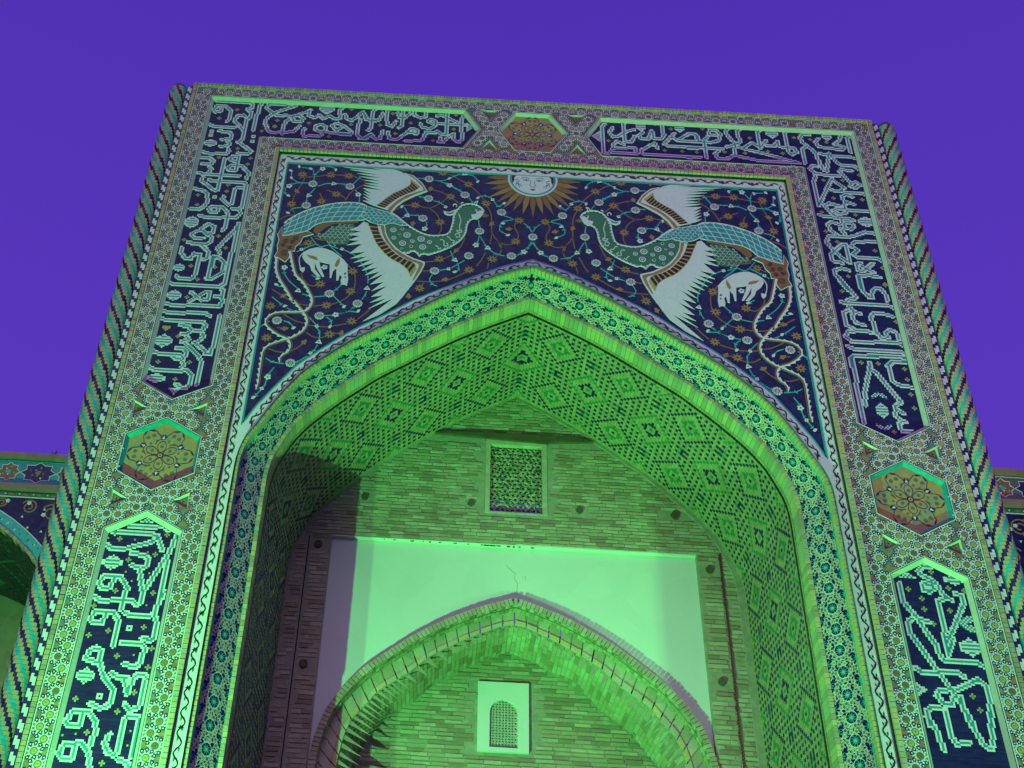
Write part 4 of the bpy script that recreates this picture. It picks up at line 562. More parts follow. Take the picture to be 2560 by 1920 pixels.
# ---- white scroll border and navy spandrel
SPN = [(-3.475, 10.10)]+[(-3.475, 14.72), (3.475, 14.72), (3.475, 10.10)]+[p for p in full(cAs)[::-1] if abs(p[0]) < 3.45]
scroll = MB(); OUTW = [(-3.606, ZB), (-3.606, 14.90), (3.606, 14.90), (3.606, ZB)]
scroll.prism(OUTW+full(cB)[::-1], -.05, 0, WHITE, wall(YS-.008), holes=[SPN])
scroll = scroll.build('scroll_border', portal)
v = MB(); fr = wall(YS-.008)
v.ribbon(SPN, .014, 0, .003, TURQ, fr, closed=True); v.ribbon(offset(SPN, .014), .012, -.01, -.001, TEAL, fr, closed=True)
v.ribbon([(x, z) for x, z in offset(OUTW, .008)], .007, 0, .003, BLACK, fr)
bb = [(x+.010*(x/3.46), z+.010*max(0, 1-abs(x)/3.2)) for x, z in full(cB)]; v.ribbon(bb, .007, 0, .003, BLACK, fr)
def vine(path, phase=0.):
    L = length(path); n = int(L/.0175); rs = resample(path, 0, n); P = []; half = .21
    for i, p in enumerate(rs):
        a = rs[max(0, i-1)]; c = rs[min(n, i+1)]; dx, dz = c[0]-a[0], c[1]-a[1]; d = math.hypot(dx, dz) or 1
        o = .030*math.sin(2*math.pi*(L*i/n)/.21+phase); P.append((p[0]-dz/d*o, p[1]+dx/d*o))
    v.ribbon(P, .015, 0, .0035, BLACK, fr)
    for i in range(n):
        s_ = L*i/n
        for per, off_, kind in ((.42, .105, 'pal'), (.21, .03, 'leaf'), (.21, .135, 'leaf2')):
            if int((s_+off_)/per) != int((s_-L/n+off_)/per) and i:
                a = rs[max(0, i-1)]; c = rs[min(n, i+1)]; dx, dz = c[0]-a[0], c[1]-a[1]; d = math.hypot(dx, dz) or 1; ux, uz = dx/d, dz/d
                w = lambda s1, t1: (rs[i][0]+ux*s1-uz*t1, rs[i][1]+uz*s1+ux*t1)
                if kind == 'pal':
                    v.prism([w(-.03, -.008), w(-.012, 0), w(-.026, .018), w(-.006, .014), w(0, .034), w(.006, .014), w(.026, .018), w(.012, 0), w(.03, -.008), w(.008, -.014), w(0, -.03), w(-.008, -.014)], 0, .0042, BLACK, fr)
                elif kind == 'leaf': v.prism([w(-.024, .020), w(-.008, .006), w(.010, .008), w(.026, .022), w(.006, .026)], 0, .0025, GREENT, fr); v.prism([w(-.02, -.02), w(0, -.004), w(.022, -.012), w(.004, -.02)], 0, .0042, BLACK, fr)
                else: v.prism([w(-.024, -.020), w(-.008, -.006), w(.010, -.008), w(.026, -.022), w(.006, -.028)], 0, .0025, GREENT, fr); v.prism([w(-.02, .018), w(0, .004), w(.022, .012), w(.004, .022)], 0, .0042, BLACK, fr)
vine([(-3.54, Z0), (-3.54, 14.80)]); vine([(-3.50, 14.813), (3.50, 14.813)], 1.); vine([(3.54, 14.80), (3.54, Z0)], math.pi)
cm_ = [((a[0]+c[0])/2, (a[1]+c[1])/2) for a, c in zip(resample([p for p in cAs], 0, 60), resample([p for p in cB if p[1] > 10.02], 0, 60))]
vine(cm_); vine(mir(cm_), math.pi)
v.build('scroll_vine', scroll, 'stuff')
b = MB(); b.prism(SPN, -.04, 0, NAVYF, wall(YS)); spandrel = b.build('spandrel_panel', portal)

# ---- spandrel mosaics: vines, flowers, phoenix, white deer, sun
def both(fn):
    for sgn in (1, -1): fn(lambda p: [(sgn*x, z) for x, z in p], sgn)
FS = wall(YS)
vm = MB(); flm = {k: MB() for k in 'RPTQWFG'}
def vines(T, sgn):
    for l in D['teal']: vm.ribbon(smooth(T(M(l)), 4), .014, 0, .0030, TURQ, FS)
    for l in D['brown']: vm.ribbon(smooth(T(M(l)), 4), .017, 0, .0022, BROWN, FS)
both(vines)
for l in D['teal']:                      # thorn leaves along the teal stems
    p = M(l)[len(l)//2]
    for sgn in (1, -1):
        a = random.random()*6; vm.prism([(sgn*p[0]+.034*math.cos(a), p[1]+.034*math.sin(a)), (sgn*p[0]+.012*math.cos(a+1.6), p[1]+.012*math.sin(a+1.6)), (sgn*p[0]+.034*math.cos(a+2.6), p[1]+.034*math.sin(a+2.6)), (sgn*p[0]+.012*math.cos(a+4.4), p[1]+.012*math.sin(a+4.4))], 0, .0036, TURQ, FS)
vm.build('scrolling_stems', spandrel, 'stuff')
def blob(cx, cz, r, n, k, a0, depth=.35):
    return [(cx+r*(1-depth/2+depth/2*math.cos(k*(t-a0)))*math.cos(t), cz+r*(1-depth/2+depth/2*math.cos(k*(t-a0)))*math.sin(t)) for t in [2*math.pi*i/n for i in range(n)]]
flower_protos = {}
def make_flower(k):
    q = MB(); F0 = wall(0)
    if k == 'R':
        q.prism(blob(0, 0, .066, 40, 10, 0, .14), 0, .004, WHITE, F0)
        for i in range(9):
            a = i*2*math.pi/9
            q.prism([(.030*math.cos(a)+.019*math.cos(a+u)*(.35 if u in (1.57, 4.71) else 1), .030*math.sin(a)+.019*math.sin(a+u)*(.35 if u in (1.57, 4.71) else 1)) for u in (0, 1.57, 3.14, 4.71)], 0, .0055, BLACK, F0)
            a += math.pi/9; q.prism(circ(.052*math.cos(a), .052*math.sin(a), .006, 4, a), 0, .0055, BLACK, F0)
        q.prism(circ(0, 0, .006, 5), 0, .006, BLACK, F0)
    elif k == 'P': q.prism(blob(0, 0, .045, 30, 5, .3, .32), 0, .004, WHITE, F0); q.prism(circ(0, 0, .011, 5), 0, .0055, BLACK, F0)
    elif k == 'T':
        q.prism([(.048*math.cos(a)*(1 if i % 2 == 0 else .55), .045*math.sin(a)*(1 if i % 2 == 0 else .55)) for i, a in enumerate([math.pi/2+j*math.pi/3 for j in range(6)])], 0, .004, WHITE, F0); q.prism(circ(0, 0, .013, 3, .5), 0, .0055, BLACK, F0)
    elif k == 'Q': q.prism(blob(0, 0, .030, 16, 4, .8, .35), 0, .004, WHITE, F0); q.prism(circ(0, 0, .007, 4), 0, .0055, BLACK, F0)
    elif k == 'W': q.prism([(-.032, .004), (-.010, .020), (.014, .018), (.036, -.006), (.010, -.016), (-.014, -.018)], 0, .004, WHITE, F0)
    elif k == 'F': q.prism(blob(0, 0, .070, 36, 8, .2, .55), 0, .0044, OCHRE, F0); q.prism(circ(0, 0, .014, 6), 0, .0055, BLACK, F0)
    elif k == 'G': q.prism([(-.055, 0), (-.02, .018), (-.012, .04), (.012, .024), (.055, .012), (.042, -.012), (.012, -.024), (-.012, -.036), (-.02, -.016)], 0, .0044, OCHRE, F0)
    names = dict(R='lattice_flower', P='petal_flower', T='triangle_flower', Q='square_flower', W='white_leaf', F='brown_flower', G='brown_bud')
    return q.build(names[k], spandrel)
for f in D['flowers']:
    k, x, z = f[0], f[1]/1000, f[2]/1000
    for sgn in ((1, -1) if x < -.06 else (1,)):
        if k not in flower_protos: o = flower_protos[k] = make_flower(k)
        else: o = flower_protos[k].copy(); COL.objects.link(o)
        o.location = (sgn*x, YS-random.random()*.0004, z); o.rotation_euler = (0, random.uniform(-.5, .5)+(math.atan2(z-12.6, abs(x)-1.8) if k in 'GW' else 0), 0)

def teeth(pts, m, b, w, tooth, step, h, side=1):
    rs = resample(smooth(pts, 3), step); b.ribbon(rs, w, 0, h, m, FS)
    for a, c in zip(rs[::1], rs[1::1]):
        dx, dz = c[0]-a[0], c[1]-a[1]; d = math.hypot(dx, dz) or 1
        b.prism([a, c, (a[0]-dz/d*tooth*side+dx*.1, a[1]+dx/d*tooth*side+dz*.1)], 0, h-.0004, m, FS)
def lerp(a, b, t): return (a[0]+(b[0]-a[0])*t, a[1]+(b[1]-a[1])*t)
def curl(b, cx, cz, r, m, h, w=.007, turns=1.6, a0=0, sgn=1):
    n = 22; b.ribbon([(cx+sgn*r*(1-i/n*.85)*math.cos(a0+turns*2*math.pi*i/n), cz+r*(1-i/n*.85)*math.sin(a0+turns*2*math.pi*i/n)) for i in range(n+1)], w, 0, h, m, FS)
def bird(T, sgn):
    side = 'left' if sgn > 0 else 'right'
    ph = bpy.data.objects.new('phoenix_mosaic', None); COL.objects.link(ph); ph.parent = spandrel; ph['label'] = 'white winged turquoise bird with curling tail on the %s side of the spandrel' % side
    def part(name, b): return b.build(name, portal if False else ph)
    # the pieces are children of the bird
    for nm, w, bw, bb_, sl in (('upper_wing', 'wing_up', 'band_up_white', 'band_up_brown', 'slots_up'), ('lower_wing', 'wing_lo', 'band_lo_white', 'band_lo_brown', 'slots_lo')):
        b = MB(); b.prism(T(M(D[w])), 0, .0055, WHITE, FS)
        b.prism(T(M(D[bw])), 0, .0062, WHITE, FS); b.prism(T(M(D[bb_])), 0, .0072, OCHRE, FS)
        A, C = [resample(smooth(T(M(q)), 3), 0, 44) for q in D[sl]]
        b.prism(A+C[::-1], 0, .0068, GOLD, FS)
        for i in range(0, 42, 3):
            q = [lerp(A[i], C[i], .10), lerp(A[i+2], C[i+2], .06), lerp(A[i+2], C[i+2], .97), lerp(A[i], C[i], .97)]
            b.prism(q, 0, .0085, BLACK, FS)
        part(nm, b)
    b = MB(); top = smooth(T(M(D['tail_top'])), 3); bot = smooth(T(M(D['tail_bot'])), 3)
    top = resample(top, 0, 30); bot = resample(bot, 0, 30)
    b.prism(top+bot[::-1], 0, .0060, TEAL, FS)
    for t in (.25, .5, .75): b.ribbon([lerp(a, c, t) for a, c in zip(top, bot)], .009, 0, .0072, WHITE, FS)
    for i in range(1, 11):
        b.ribbon([lerp(top[min(30, i*3+1)], bot[min(30, i*3+1)], 0) if False else lerp(top[min(30, max(0, i*3+1-int(k)))], bot[min(30, max(0, i*3+1-int(k)))], k/4) for k in range(5)], .009, 0, .0076, WHITE, FS)
    teeth(M([(1000*x, 1000*z) for x, z in top]), WHITE, b, .013, .03, .085, .0080, -1*sgn if True else 1); b.ribbon(bot, .012, 0, .0080, WHITE, FS)
    part('tail', b)
    b = MB(); body = T(M(D['body'])); b.prism(body, 0, .0070, TEAL, FS)
    xs = [p[0] for p in body]; zs = [p[1] for p in body]; r = 0; z = max(zs)
    while z > min(zs):
        x = min(xs)+(r % 2)*.034
        while x < max(xs):
            if inside((x, z), body) and polyd((x, z), body) > .012:
                b.ribbon([(x+sgn*.034*math.cos(a), z+.034*math.sin(a)) for a in [(-1.5+i*.5) for i in range(7)]], .0065, 0, .0085, WHITE, FS)
            x += .068
        z -= .052; r += 1
    b.ribbon(body, .010, 0, .0082, WHITE, FS, closed=True)
    part('scaled_body', b)
    b = MB(); b.prism(T(M(D['neck'])), 0, .0058, GREENT, FS)
    teeth(T(M(D['neck_line1'])), WHITE, b, .016, .026, .06, .0078, -1*sgn); teeth(T(M(D['neck_line2'])), WHITE, b, .018, .026, .055, .0078, 1*sgn*-1)
    b.ribbon(smooth(T(M(D['neck_line3']))), .014, 0, .0078, WHITE, FS)
    for x, z, r in D['rings']:
        x, z = T([(x/1000, z/1000)])[0]; r = max(.013, r/1000*.9)
        b.prism(circ(x, z, r, 14), 0, .0075, WHITE, FS); b.prism(circ(x, z, r*.68, 12), 0, .0085, NAVY, FS)
        if r > .028: b.prism(circ(x, z, r*.42, 10), 0, .0092, WHITE, FS); b.prism(circ(x, z, r*.17, 6), 0, .0098, NAVY, FS)
    for l in D['curls']: b.ribbon(smooth(T(M(l)), 3), .012, 0, .0080, WHITE, FS)
    part('neck', b)
    b = MB()
    for l in D['crest']: b.ribbon(smooth(T(M(l)), 3), .012, 0, .0084, WHITE, FS)
    b.prism(T(M(D['face'])), 0, .0088, WHITE, FS); b.prism(T(M(D['eye'])), 0, .0098, RED, FS); b.prism(T(M(D['beak'])), 0, .0095, BROWN, FS)
    b.prism(T(M(D['ear'])), 0, .0080, WHITE, FS); b.prism(T(M(D['ear_in'])), 0, .0090, TEAL, FS)
    part('head', b)
    b = MB(); un = T(M(D['under'])); b.prism(un, 0, .0045, GREENT, FS)
    xs = [p[0] for p in un]; zs = [p[1] for p in un]; z = max(zs); r = 0
    while z > min(zs):
        x = min(xs)+(r % 2)*.033
        while x < max(xs):
            if inside((x, z), un): b.ribbon([(x-sgn*.03*math.cos(a), z+.03*math.sin(a)) for a in [(-1.5+i*.5) for i in range(7)]], .006, 0, .0052, WHITE, FS)
            x += .066
        z -= .05; r += 1
    b.prism(T(M(D['underbrown'])), 0, .0057, BROWN, FS); b.ribbon(T(M(D['underline'])), .020, 0, .0060, BROWN, FS)
    part('belly', b)
    b = MB(); pt = T(M(D['patch'])); b.prism(pt, 0, .0064, BROWN, FS); b.ribbon(pt, .010, 0, .0074, WHITE, FS, closed=True)
    for x, z, r in D['spir']:
        x, z = T([(x/1000, z/1000)])[0]; curl(b, x, z, r/1000, BLACK, .0088, .007, 1.9, random.random()*6, sgn)
    for key, sd_ in (('rib1', 1), ('rib2', 1)):
        P = resample(smooth(T(M(D[key])), 5), .02); q = []
        for i, p in enumerate(P):
            a = P[max(0, i-1)]; c = P[min(len(P)-1, i+1)]; dx, dz = c[0]-a[0], c[1]-a[1]; d = math.hypot(dx, dz) or 1
            q.append((p[0]-dz/d*.023*sgn, p[1]+dx/d*.023*sgn))
        b.ribbon(q, .024, 0, .0066 if key == 'rib1' else .0070, BROWN, FS, w2=.010); b.ribbon(P, .028, 0, .0076 if key == 'rib1' else .0080, WHITE, FS, w2=.012)
        teeth(P, WHITE, b, .004, .028, .085, .0072, -1*sgn)
    part('tail_ribbons', b)
    dr = bpy.data.objects.new('deer_mosaic', None); COL.objects.link(dr); dr.parent = spandrel; dr['label'] = 'white grazing deer under the %s bird' % side
    b = MB(); b.prism(T(M(D['deer'])), 0, .0050, WHITE, FS); b.ribbon(smooth(T(M(D['deer_tail']))), .012, 0, .0055, WHITE, FS); b.prism(T(M(D['deer_tuft'])), 0, .0060, WHITE, FS)
    for e in D['deer_eye']: b.prism(T(M(e)), 0, .0062, BLACK, FS)
    b.build('body', dr)
    b = MB()
    for l in D['deer_leaf']: b.prism(T(M(l)), 0, .0066, OCHRE, FS)
    b.build('leaf_marking', dr)
both(bird)
# sun with a human face under the top border
CX, CZ, RS = .012, 14.655, .352
sun = bpy.data.objects.new('sun_mosaic', None); COL.objects.link(sun); sun.parent = spandrel; sun['label'] = 'golden sun with a white human face at the top middle'
def cut(poly, zmax=14.715):
    r = []
    for i in range(len(poly)):
        a, c = poly[i-1], poly[i]
        if (a[1] > zmax) != (c[1] > zmax): t = (zmax-a[1])/(c[1]-a[1]); r.append((a[0]+(c[0]-a[0])*t, zmax))
        if c[1] <= zmax: r.append(c)
    return r
b = MB(); n = 32
for i in range(n):
    a = -math.pi/2+i*2*math.pi/n; R2 = .78 if i == 0 else (.73+.03*math.cos(3*i))*(1 if abs(math.cos(a)) < .9 else .92)
    w = .098; P = cut([(CX+.3*math.cos(a-w), CZ+.3*math.sin(a-w)), (CX+.50*math.cos(a-w*.8), CZ+.50*math.sin(a-w*.8)), (CX+R2*math.cos(a), CZ+R2*math.sin(a)), (CX+.50*math.cos(a+w*.8), CZ+.50*math.sin(a+w*.8)), (CX+.3*math.cos(a+w), CZ+.3*math.sin(a+w))])
    if len(P) > 2 and math.sin(a) < .1: b.prism(P, 0, .0055+.0003*(i % 2), OCHRE if i % 2 else BROWN, FS)
b.build('ray', sun)
b = MB(); b.prism(cut(circ(CX, CZ, RS, 48)), 0, .0075, WHITE, FS); b.prism(cut(circ(CX, CZ, RS-.026, 48)), 0, .0085, TEAL, FS); b.prism(cut(circ(CX, CZ, RS-.052, 48)), 0, .0095, WHITE, FS)
b.build('disc', sun)
b = MB(); H = .0105
for sg in (-1, 1):
    P = cut([(CX+sg*(RS-.053)*math.cos(a), CZ+(RS-.053)*math.sin(a)) for a in (-.35, -.15, .05, .3)]+[(CX+sg*.20, CZ+.10), (CX+sg*.26, CZ+.02), (CX+sg*.262, CZ-.05)])
    b.prism(P, 0, H, BLACK, FS)
    b.ribbon(smooth([(CX+sg*.25, CZ-.02), (CX+sg*.20, CZ-.04), (CX+sg*.20, CZ-.075), (CX+sg*.235, CZ-.07)]), .008, 0, H, BLACK, FS)
    for e in ((.15, -.16), (.18, -.19), (.24, -.15)): b.ribbon(smooth([(CX+sg*.23, CZ-.09), (CX+sg*(.23+e[0])/2, CZ-.12), (CX+sg*e[0], CZ+e[1])]), .008, 0, H, BLACK, FS)
b.build('hair', sun)
b = MB()
for sg in (-1, 1):
    b.ribbon(smooth([(CX+sg*.045, CZ+.005), (CX+sg*.10, CZ+.028), (CX+sg*.165, CZ+.008)]), .007, 0, H, BLACK, FS)
    b.ribbon(smooth([(CX+sg*.045, CZ-.030), (CX+sg*.09, CZ-.012), (CX+sg*.14, CZ-.030)]), .006, 0, H, BLACK, FS)
    b.ribbon(smooth([(CX+sg*.05, CZ-.035), (CX+sg*.09, CZ-.045), (CX+sg*.135, CZ-.034)]), .004, 0, H, BLACK, FS)
    b.prism(circ(CX+sg*.09, CZ-.03, .011, 8), 0, H+.0005, BLACK, FS)
    b.ribbon(smooth([(CX+sg*.032, CZ-.03), (CX+sg*.028, CZ-.09), (CX+sg*.045, CZ-.14), (CX+sg*.025, CZ-.158), (CX, CZ-.165)]), .006, 0, H, BLACK, FS)
b.prism([(CX-.042, CZ-.212), (CX-.012, CZ-.203), (CX, CZ-.208), (CX+.012, CZ-.203), (CX+.042, CZ-.212), (CX, CZ-.238)], 0, H, RED, FS)
b.build('face', sun)

# ---- archivolt band with ten pointed stars, splayed inwards
N = 150
rC = resample(cC, 0, N); dD = resample(cD, 0, 900); rD = []; kD = 0
for q_ in rC:      # pair each outer point with the nearest inner one, never going back
    kD = min(range(kD, min(900, kD+40)+1), key=lambda k: math.dist(dD[k], q_)); rD.append(dD[kD])
rD[0] = dD[0]
def band_fr(sgn):
    LC = length([((a[0]+c[0])/2, (a[1]+c[1])/2) for a, c in zip(rC, rD)])
    def fr(s_, u, h):    # s_ metres from the apex, u 0..1 across
        t = max(0, min(.99999, s_/LC))*N; i = int(t); f = t-i
        a = lerp(rC[i], rC[i+1], f); c = lerp(rD[i], rD[i+1], f)
        x = a[0]+(c[0]-a[0])*u; z = a[1]+(c[1]-a[1])*u; y = .125+(.352-.125)*u
        # normal points out and towards the opening
        ex, ez = c[0]-a[0], c[1]-a[1]; e = math.hypot(ex, ez) or 1; k = .227/math.hypot(.227, e); m = e/math.hypot(.227, e)
        return (sgn*(x+ex/e*k*h), y-m*h, z+ez/e*k*h)
    return fr, LC
band = MB()
for sgn in (1, -1):
    fr, LC = band_fr(sgn)
    for i in range(N):
        band.quad([fr(LC*i/N, 0, 0), fr(LC*(i+1)/N, 0, 0), fr(LC*(i+1)/N, 1, 0), fr(LC*i/N, 1, 0)], NAVYF)
band = band.build('archivolt_band', portal)
Wd = .385
for sgn in (1, -1):
    fr, LC = band_fr(sgn); F2 = lambda s_, w, h: fr(s_, min(1, max(0, w/Wd)), h)
    t = MB(); stars = []
    s0 = 0.02; k = 0
    while s0 < LC-3.5 and F2(s0, .2, 0)[2] > Z0:
        stars.append((s0, Wd*.5, 1)); stars += [(s0+.124, -.005, 0), (s0+.124, Wd+.005, 0)]
        s0 += .248; k += 1
    pc = []
    for (s1, w1, full_) in stars:
        for j in range(10):
            a = math.pi*(j+.5)/5; q = (s1+.097*math.cos(a), w1+.097*math.sin(a))
            if .022 < q[1] < Wd-.022 and q[0] > .02 and not any(math.dist(q, u) < .043 for u in pc): pc.append(q)
        st_ = [(s1+(.062 if i % 2 else .024)*math.cos(i*math.pi/10), w1+(.062 if i % 2 else .024)*math.sin(i*math.pi/10)) for i in range(20)]
        if not full_: st_ = [(a_, min(Wd-.004, max(.004, c_))) for a_, c_ in st_]
        if s1 > .06 or 1:
            try: t.prism([(max(.002, a_), c_) for a_, c_ in st_], 0, .0032, TEAL, F2, False)
            except Exception: pass
        if full_: t.prism(circ(s1 if s1 > .03 else .03, w1, .016, 8), 0, .0045, GOLD, F2, False)
        if full_ and s1 > .09: t.ribbon(circ(s1, w1, .070, 20), .0055, 0, .0040, WHITE, F2, False, True)
    for q in pc:
        a0 = random.random()
        t.prism(circ(q[0], q[1], .023, 5, a0), 0, .0034, random.choice((OCHRE, GOLD, GOLD, BROWN)), F2, False)
        t.prism(circ(q[0], q[1], .006, 5, a0), 0, .0042, BLACK, F2, False)
        t.ribbon(circ(q[0], q[1], .0265, 5, a0+.6), .0055, 0, .0052, WHITE, F2, False, True)
        for j in range(5):      # little white triangles round each pentagon
            a = a0+.6+2*math.pi*j/5
            pp = [(q[0]+.028*math.cos(a-.32), q[1]+.028*math.sin(a-.32)), (q[0]+.028*math.cos(a+.32), q[1]+.028*math.sin(a+.32)), (q[0]+.046*math.cos(a), q[1]+.046*math.sin(a))]
            if all(0.003 < p_[1] < Wd-.003 and p_[0] > 0 for p_ in pp): t.ribbon(pp, .0045, 0, .0046, WHITE, F2, False, True)
    t.ribbon([(LC*i/90*.75, .006) for i in range(91)], .010, 0, .004, TURQ, F2, False); t.ribbon([(LC*i/90*.75, Wd-.006) for i in range(91)], .010, 0, .004, TURQ, F2, False)
    t.build('star_tile', band, 'stuff')

# ---- vault of brick with glazed diamond pattern
rE = resample([(x-.002, z-.002) for x, z in cE], 0, 200); rF = resample(cF, 0, 200); LE = length(cE)
def vfr(sgn):
    def fr(s_, t_, h):
        u = max(0, min(.99999, s_/LE))*200; i = int(u); f = u-i; a = lerp(rE[i], rE[i+1], f); c = lerp(rF[i], rF[i+1], f)
        d0 = rE[min(200, i+1)]; d1 = rE[i]; dx, dz = d0[0]-d1[0], d0[1]-d1[1]; d = math.hypot(dx, dz) or 1
        p = lerp(a, c, t_/1.9); nx, nz = dz/d, -dx/d
        return (sgn*(p[0]+nx*h), .56+t_, p[1]+nz*h)
    return fr
vb = MB(); vb.uv = []
for sgn in (1, -1):
    fr = vfr(sgn); b0 = len(vb.v); NS = 150
    for i in range(NS+1):
        for j in (0, 1):
            vb.v.append(fr(LE*i/NS, j*1.93, 0)); vb.uv.append((j*1.93, LE*i/NS))
    for i in range(NS): vb.f.append((b0+2*i, b0+2*i+1, b0+2*i+3, b0+2*i+2)); vb.m.append(vb.mi(VAULTB))
vault = vb.build('vault', portal)
C2 = .0432
def vpat(u, v):
    p, q = u+v, u-v; a, c = (p+12)//24, (q+12)//24; pp, qq = p-24*a, q-24*c; m = max(abs(pp), abs(qq)); ty = (a+c) % 2
    k1, k2 = (NAVY, GREENT) if ty == 0 else (GREENT, NAVY)
    if m == 3 or m == 2 and (abs(pp) == 2 and abs(qq) == 2): return k1
    if m == 0: return k2
    if m == 7: return k2
    if m in (9, 11) and (u % 2 == 0): return NAVY
    if m == 12 and min(abs(pp), abs(qq)) > 9: return k1
    return None
vt = MB(); rows = int(1.9/C2)
for sgn in (1, -1):
    fr = vfr(sgn); ns = int((LE-Z0+.3)/C2)
    for i in range(0, ns):
        j = 0
        while j < rows:
            if j == 1: m = BLACK
            elif j in (0,): m = None
            elif j >= rows-1: m = None
            else: m = vpat(i, j-22)
            if m is None and random.random() < .05: m = BRICK3
            if m is None: j += 1; continue
            s1, s2, t1, t2 = i*C2+.002, (i+1)*C2-.002, j*C2+.002, (j+1)*C2-.002
            vt.prism([(s1, t1), (s2, t1), (s2, t2), (s1, t2)], 0, .004+random.random()*.003, m, fr); j += 1
vt.build('glazed_brick', vault, 'stuff')

# ---- corner columns with slanting bands, and key pattern strips
def column(sgn):
    side = 'left' if sgn < 0 else 'right'; cx, cy, R = 5.29, .085, .135
    cl = MB(); na = 26; cz = .047; nz = int((16.2-Z0)/cz)
    for j in range(-6, nz):
        for i in range(na):
            a = -math.pi*1.02+i*2*math.pi/na*.62; a2 = a+2*math.pi/na*.62
            z0 = Z0+j*cz; ph = (j-int(i*.62*1.02)) % 8 if False else (j-round(i*.80)) % 8
            m = NAVY if ph < 2 else TAN if ph < 4 else TURQ if ph < 6 else TAN
            if ph in (3, 7) and random.random() < .25: m = BRICK2
            rr = R+random.uniform(-.0025, .0015); g = .0012
            pp = []
            for aa, zz in ((a, z0+g), (a2, z0+g), (a2, z0+cz-g), (a, z0+cz-g)):
                # i counts from the wall side outwards
                pp.append((sgn*(cx-rr*math.cos(aa)*-1 if False else cx+rr*math.cos(aa+math.pi*0)), cy+rr*math.sin(aa), zz))
            cl.quad(pp, m)
    n = 20
    o = cl.build('corner_column', portal, label='%s corner column with slanting navy and turquoise bands' % side)
    core = MB(); P = [(sgn*(cx+(R-.006)*math.cos(2*math.pi*i/n)), cy+(R-.006)*math.sin(2*math.pi*i/n)) for i in range(n)]
    for i in range(n):
        a, c = P[i], P[(i+1) % n]; core.quad([(a[0], a[1], ZB), (c[0], c[1], ZB), (c[0], c[1], 16.2), (a[0], a[1], 16.2)], MORTAR)
        lo = [(sgn*cx+(p[0]-sgn*cx)*1.06, cy+(p[1]-cy)*1.06, 16.2) for p in (a, c)]; hi = [(sgn*cx+(p[0]-sgn*cx)*.8, cy+(p[1]-cy)*.8, 16.285) for p in (a, c)]
        core.quad(lo+hi[::-1], ASH); core.quad(hi+[(sgn*cx, cy, 16.29)], ASH); core.quad([(a[0], a[1], 16.19), (c[0], c[1], 16.19), lo[1], lo[0]], ASH)
    core.build('core', o)
    ks = MB(); F1 = wall(.0)
    ks.prism([(sgn*5.078, ZB), (sgn*5.157, ZB), (sgn*5.157, 16.25), (sgn*5.078, 16.25)], -.08, 0, NAVY, F1)
    z = 16.2; k = 0
    while z > Z0:
        ks.prism([(sgn*5.083, z-.105), (sgn*5.113, z-.105), (sgn*5.113, z-.012), (sgn*5.083, z-.012)], 0, .004, WHITE, F1)
        ks.prism([(sgn*5.1135, z-.068), (sgn*5.143, z-.068), (sgn*5.143, z+.025), (sgn*5.1135, z+.025)], 0, .0036, WHITE, F1); z -= .165
    ks.build('key_pattern_strip', portal)
    sb = MB(); sb.box(min(sgn*5.155, sgn*5.2), max(sgn*5.155, sgn*5.2), .10, 2.6, ZB, 16.2, SCALYB); sb.build('return_wall', portal)
column(-1); column(1)
# a few pale lamps on the outer side of the right column
for (zz, r) in ((13.25, .018), (12.9, .012), (12.55, .012)):
    q = MB(); n = 8
    for i in range(n):
        a, c = 2*math.pi*i/n, 2*math.pi*(i+1)/n
        for u0, u1 in ((-1, 0), (0, 1)):
            f_ = lambda an, u: (5.44+r*math.cos(an)*math.sqrt(max(0, 1-u*u)), .16+r*math.sin(an)*math.sqrt(max(0, 1-u*u)), zz+r*u)
            q.quad([f_(a, u0*.9), f_(c, u0*.9), f_(c, u1*.9), f_(a, u1*.9)], None or LAMP) if 'LAMP' in globals() else None
    if 'LAMP' not in globals():
        m_, t_, b_ = newmat('pink_lamp'); b_.inputs['Emission Color'].default_value = (1, .45, .55, 1); b_.inputs['Emission Strength'].default_value = 3; LAMP = m_
        for i in range(n):
            a, c = 2*math.pi*i/n, 2*math.pi*(i+1)/n
            for u0, u1 in ((-1, 0), (0, 1)):
                q.quad([f_(a, u0*.9), f_(c, u0*.9), f_(c, u1*.9), f_(a, u1*.9)], LAMP)
    o = q.build('wall_lamp'); o['label'] = {13.25: 'largest of the tiny pink lamps on the outer edge of the right column', 12.9: 'tiny pink lamp just under the largest one on the right column edge', 12.55: 'lowest of the tiny pink lamps on the right column edge'}[zz]; o['category'] = 'lamp'; o['group'] = 'tiny lamps on the right column edge'

# ------------------------------------------------------------------ back wall of the niche
YB = 2.45
bw = thing('back_wall', 'buff brick wall inside the portal arch with white plaster field and pointed recess', 'wall')
cN = [(0, 9.355), (.38, 9.21), (.757, 9.035), (1.25, 8.735), (1.68, 8.40), (1.85, 8.26), (2.03, 8.07), (2.16, 7.90), (2.30, 7.68), (2.40, 7.38), (2.45, 7.05), (2.46, 6.4), (2.46, 3), (2.46, ZB)]
cN = dense(cN); cN1 = [(x*.962, z-.105*(1-x/2.46)-.02) for x, z in cN]
cN2 = [(0, 9.03), (.15, 9.0), (.57, 8.81), (1.05, 8.53), (1.32, 8.28), (1.68, 8.02), (1.80, 7.86), (1.99, 7.62), (2.07, 7.38), (2.13, 7.0), (2.14, 6.4), (2.14, 3), (2.14, ZB)]
cN2 = dense(cN2); cN3 = [(x*.94, z-.02) for x, z in cN2]
wallpoly = [(-2.46, ZB), (-3.3, ZB), (-3.3, 12.9), (3.3, 12.9), (3.3, ZB), (2.41, ZB), (2.41, 10.125), (-2.46, 10.10)]
WIN = [(-.425, 10.60), (.432, 10.60), (.432, 11.82), (-.425, 11.82)]
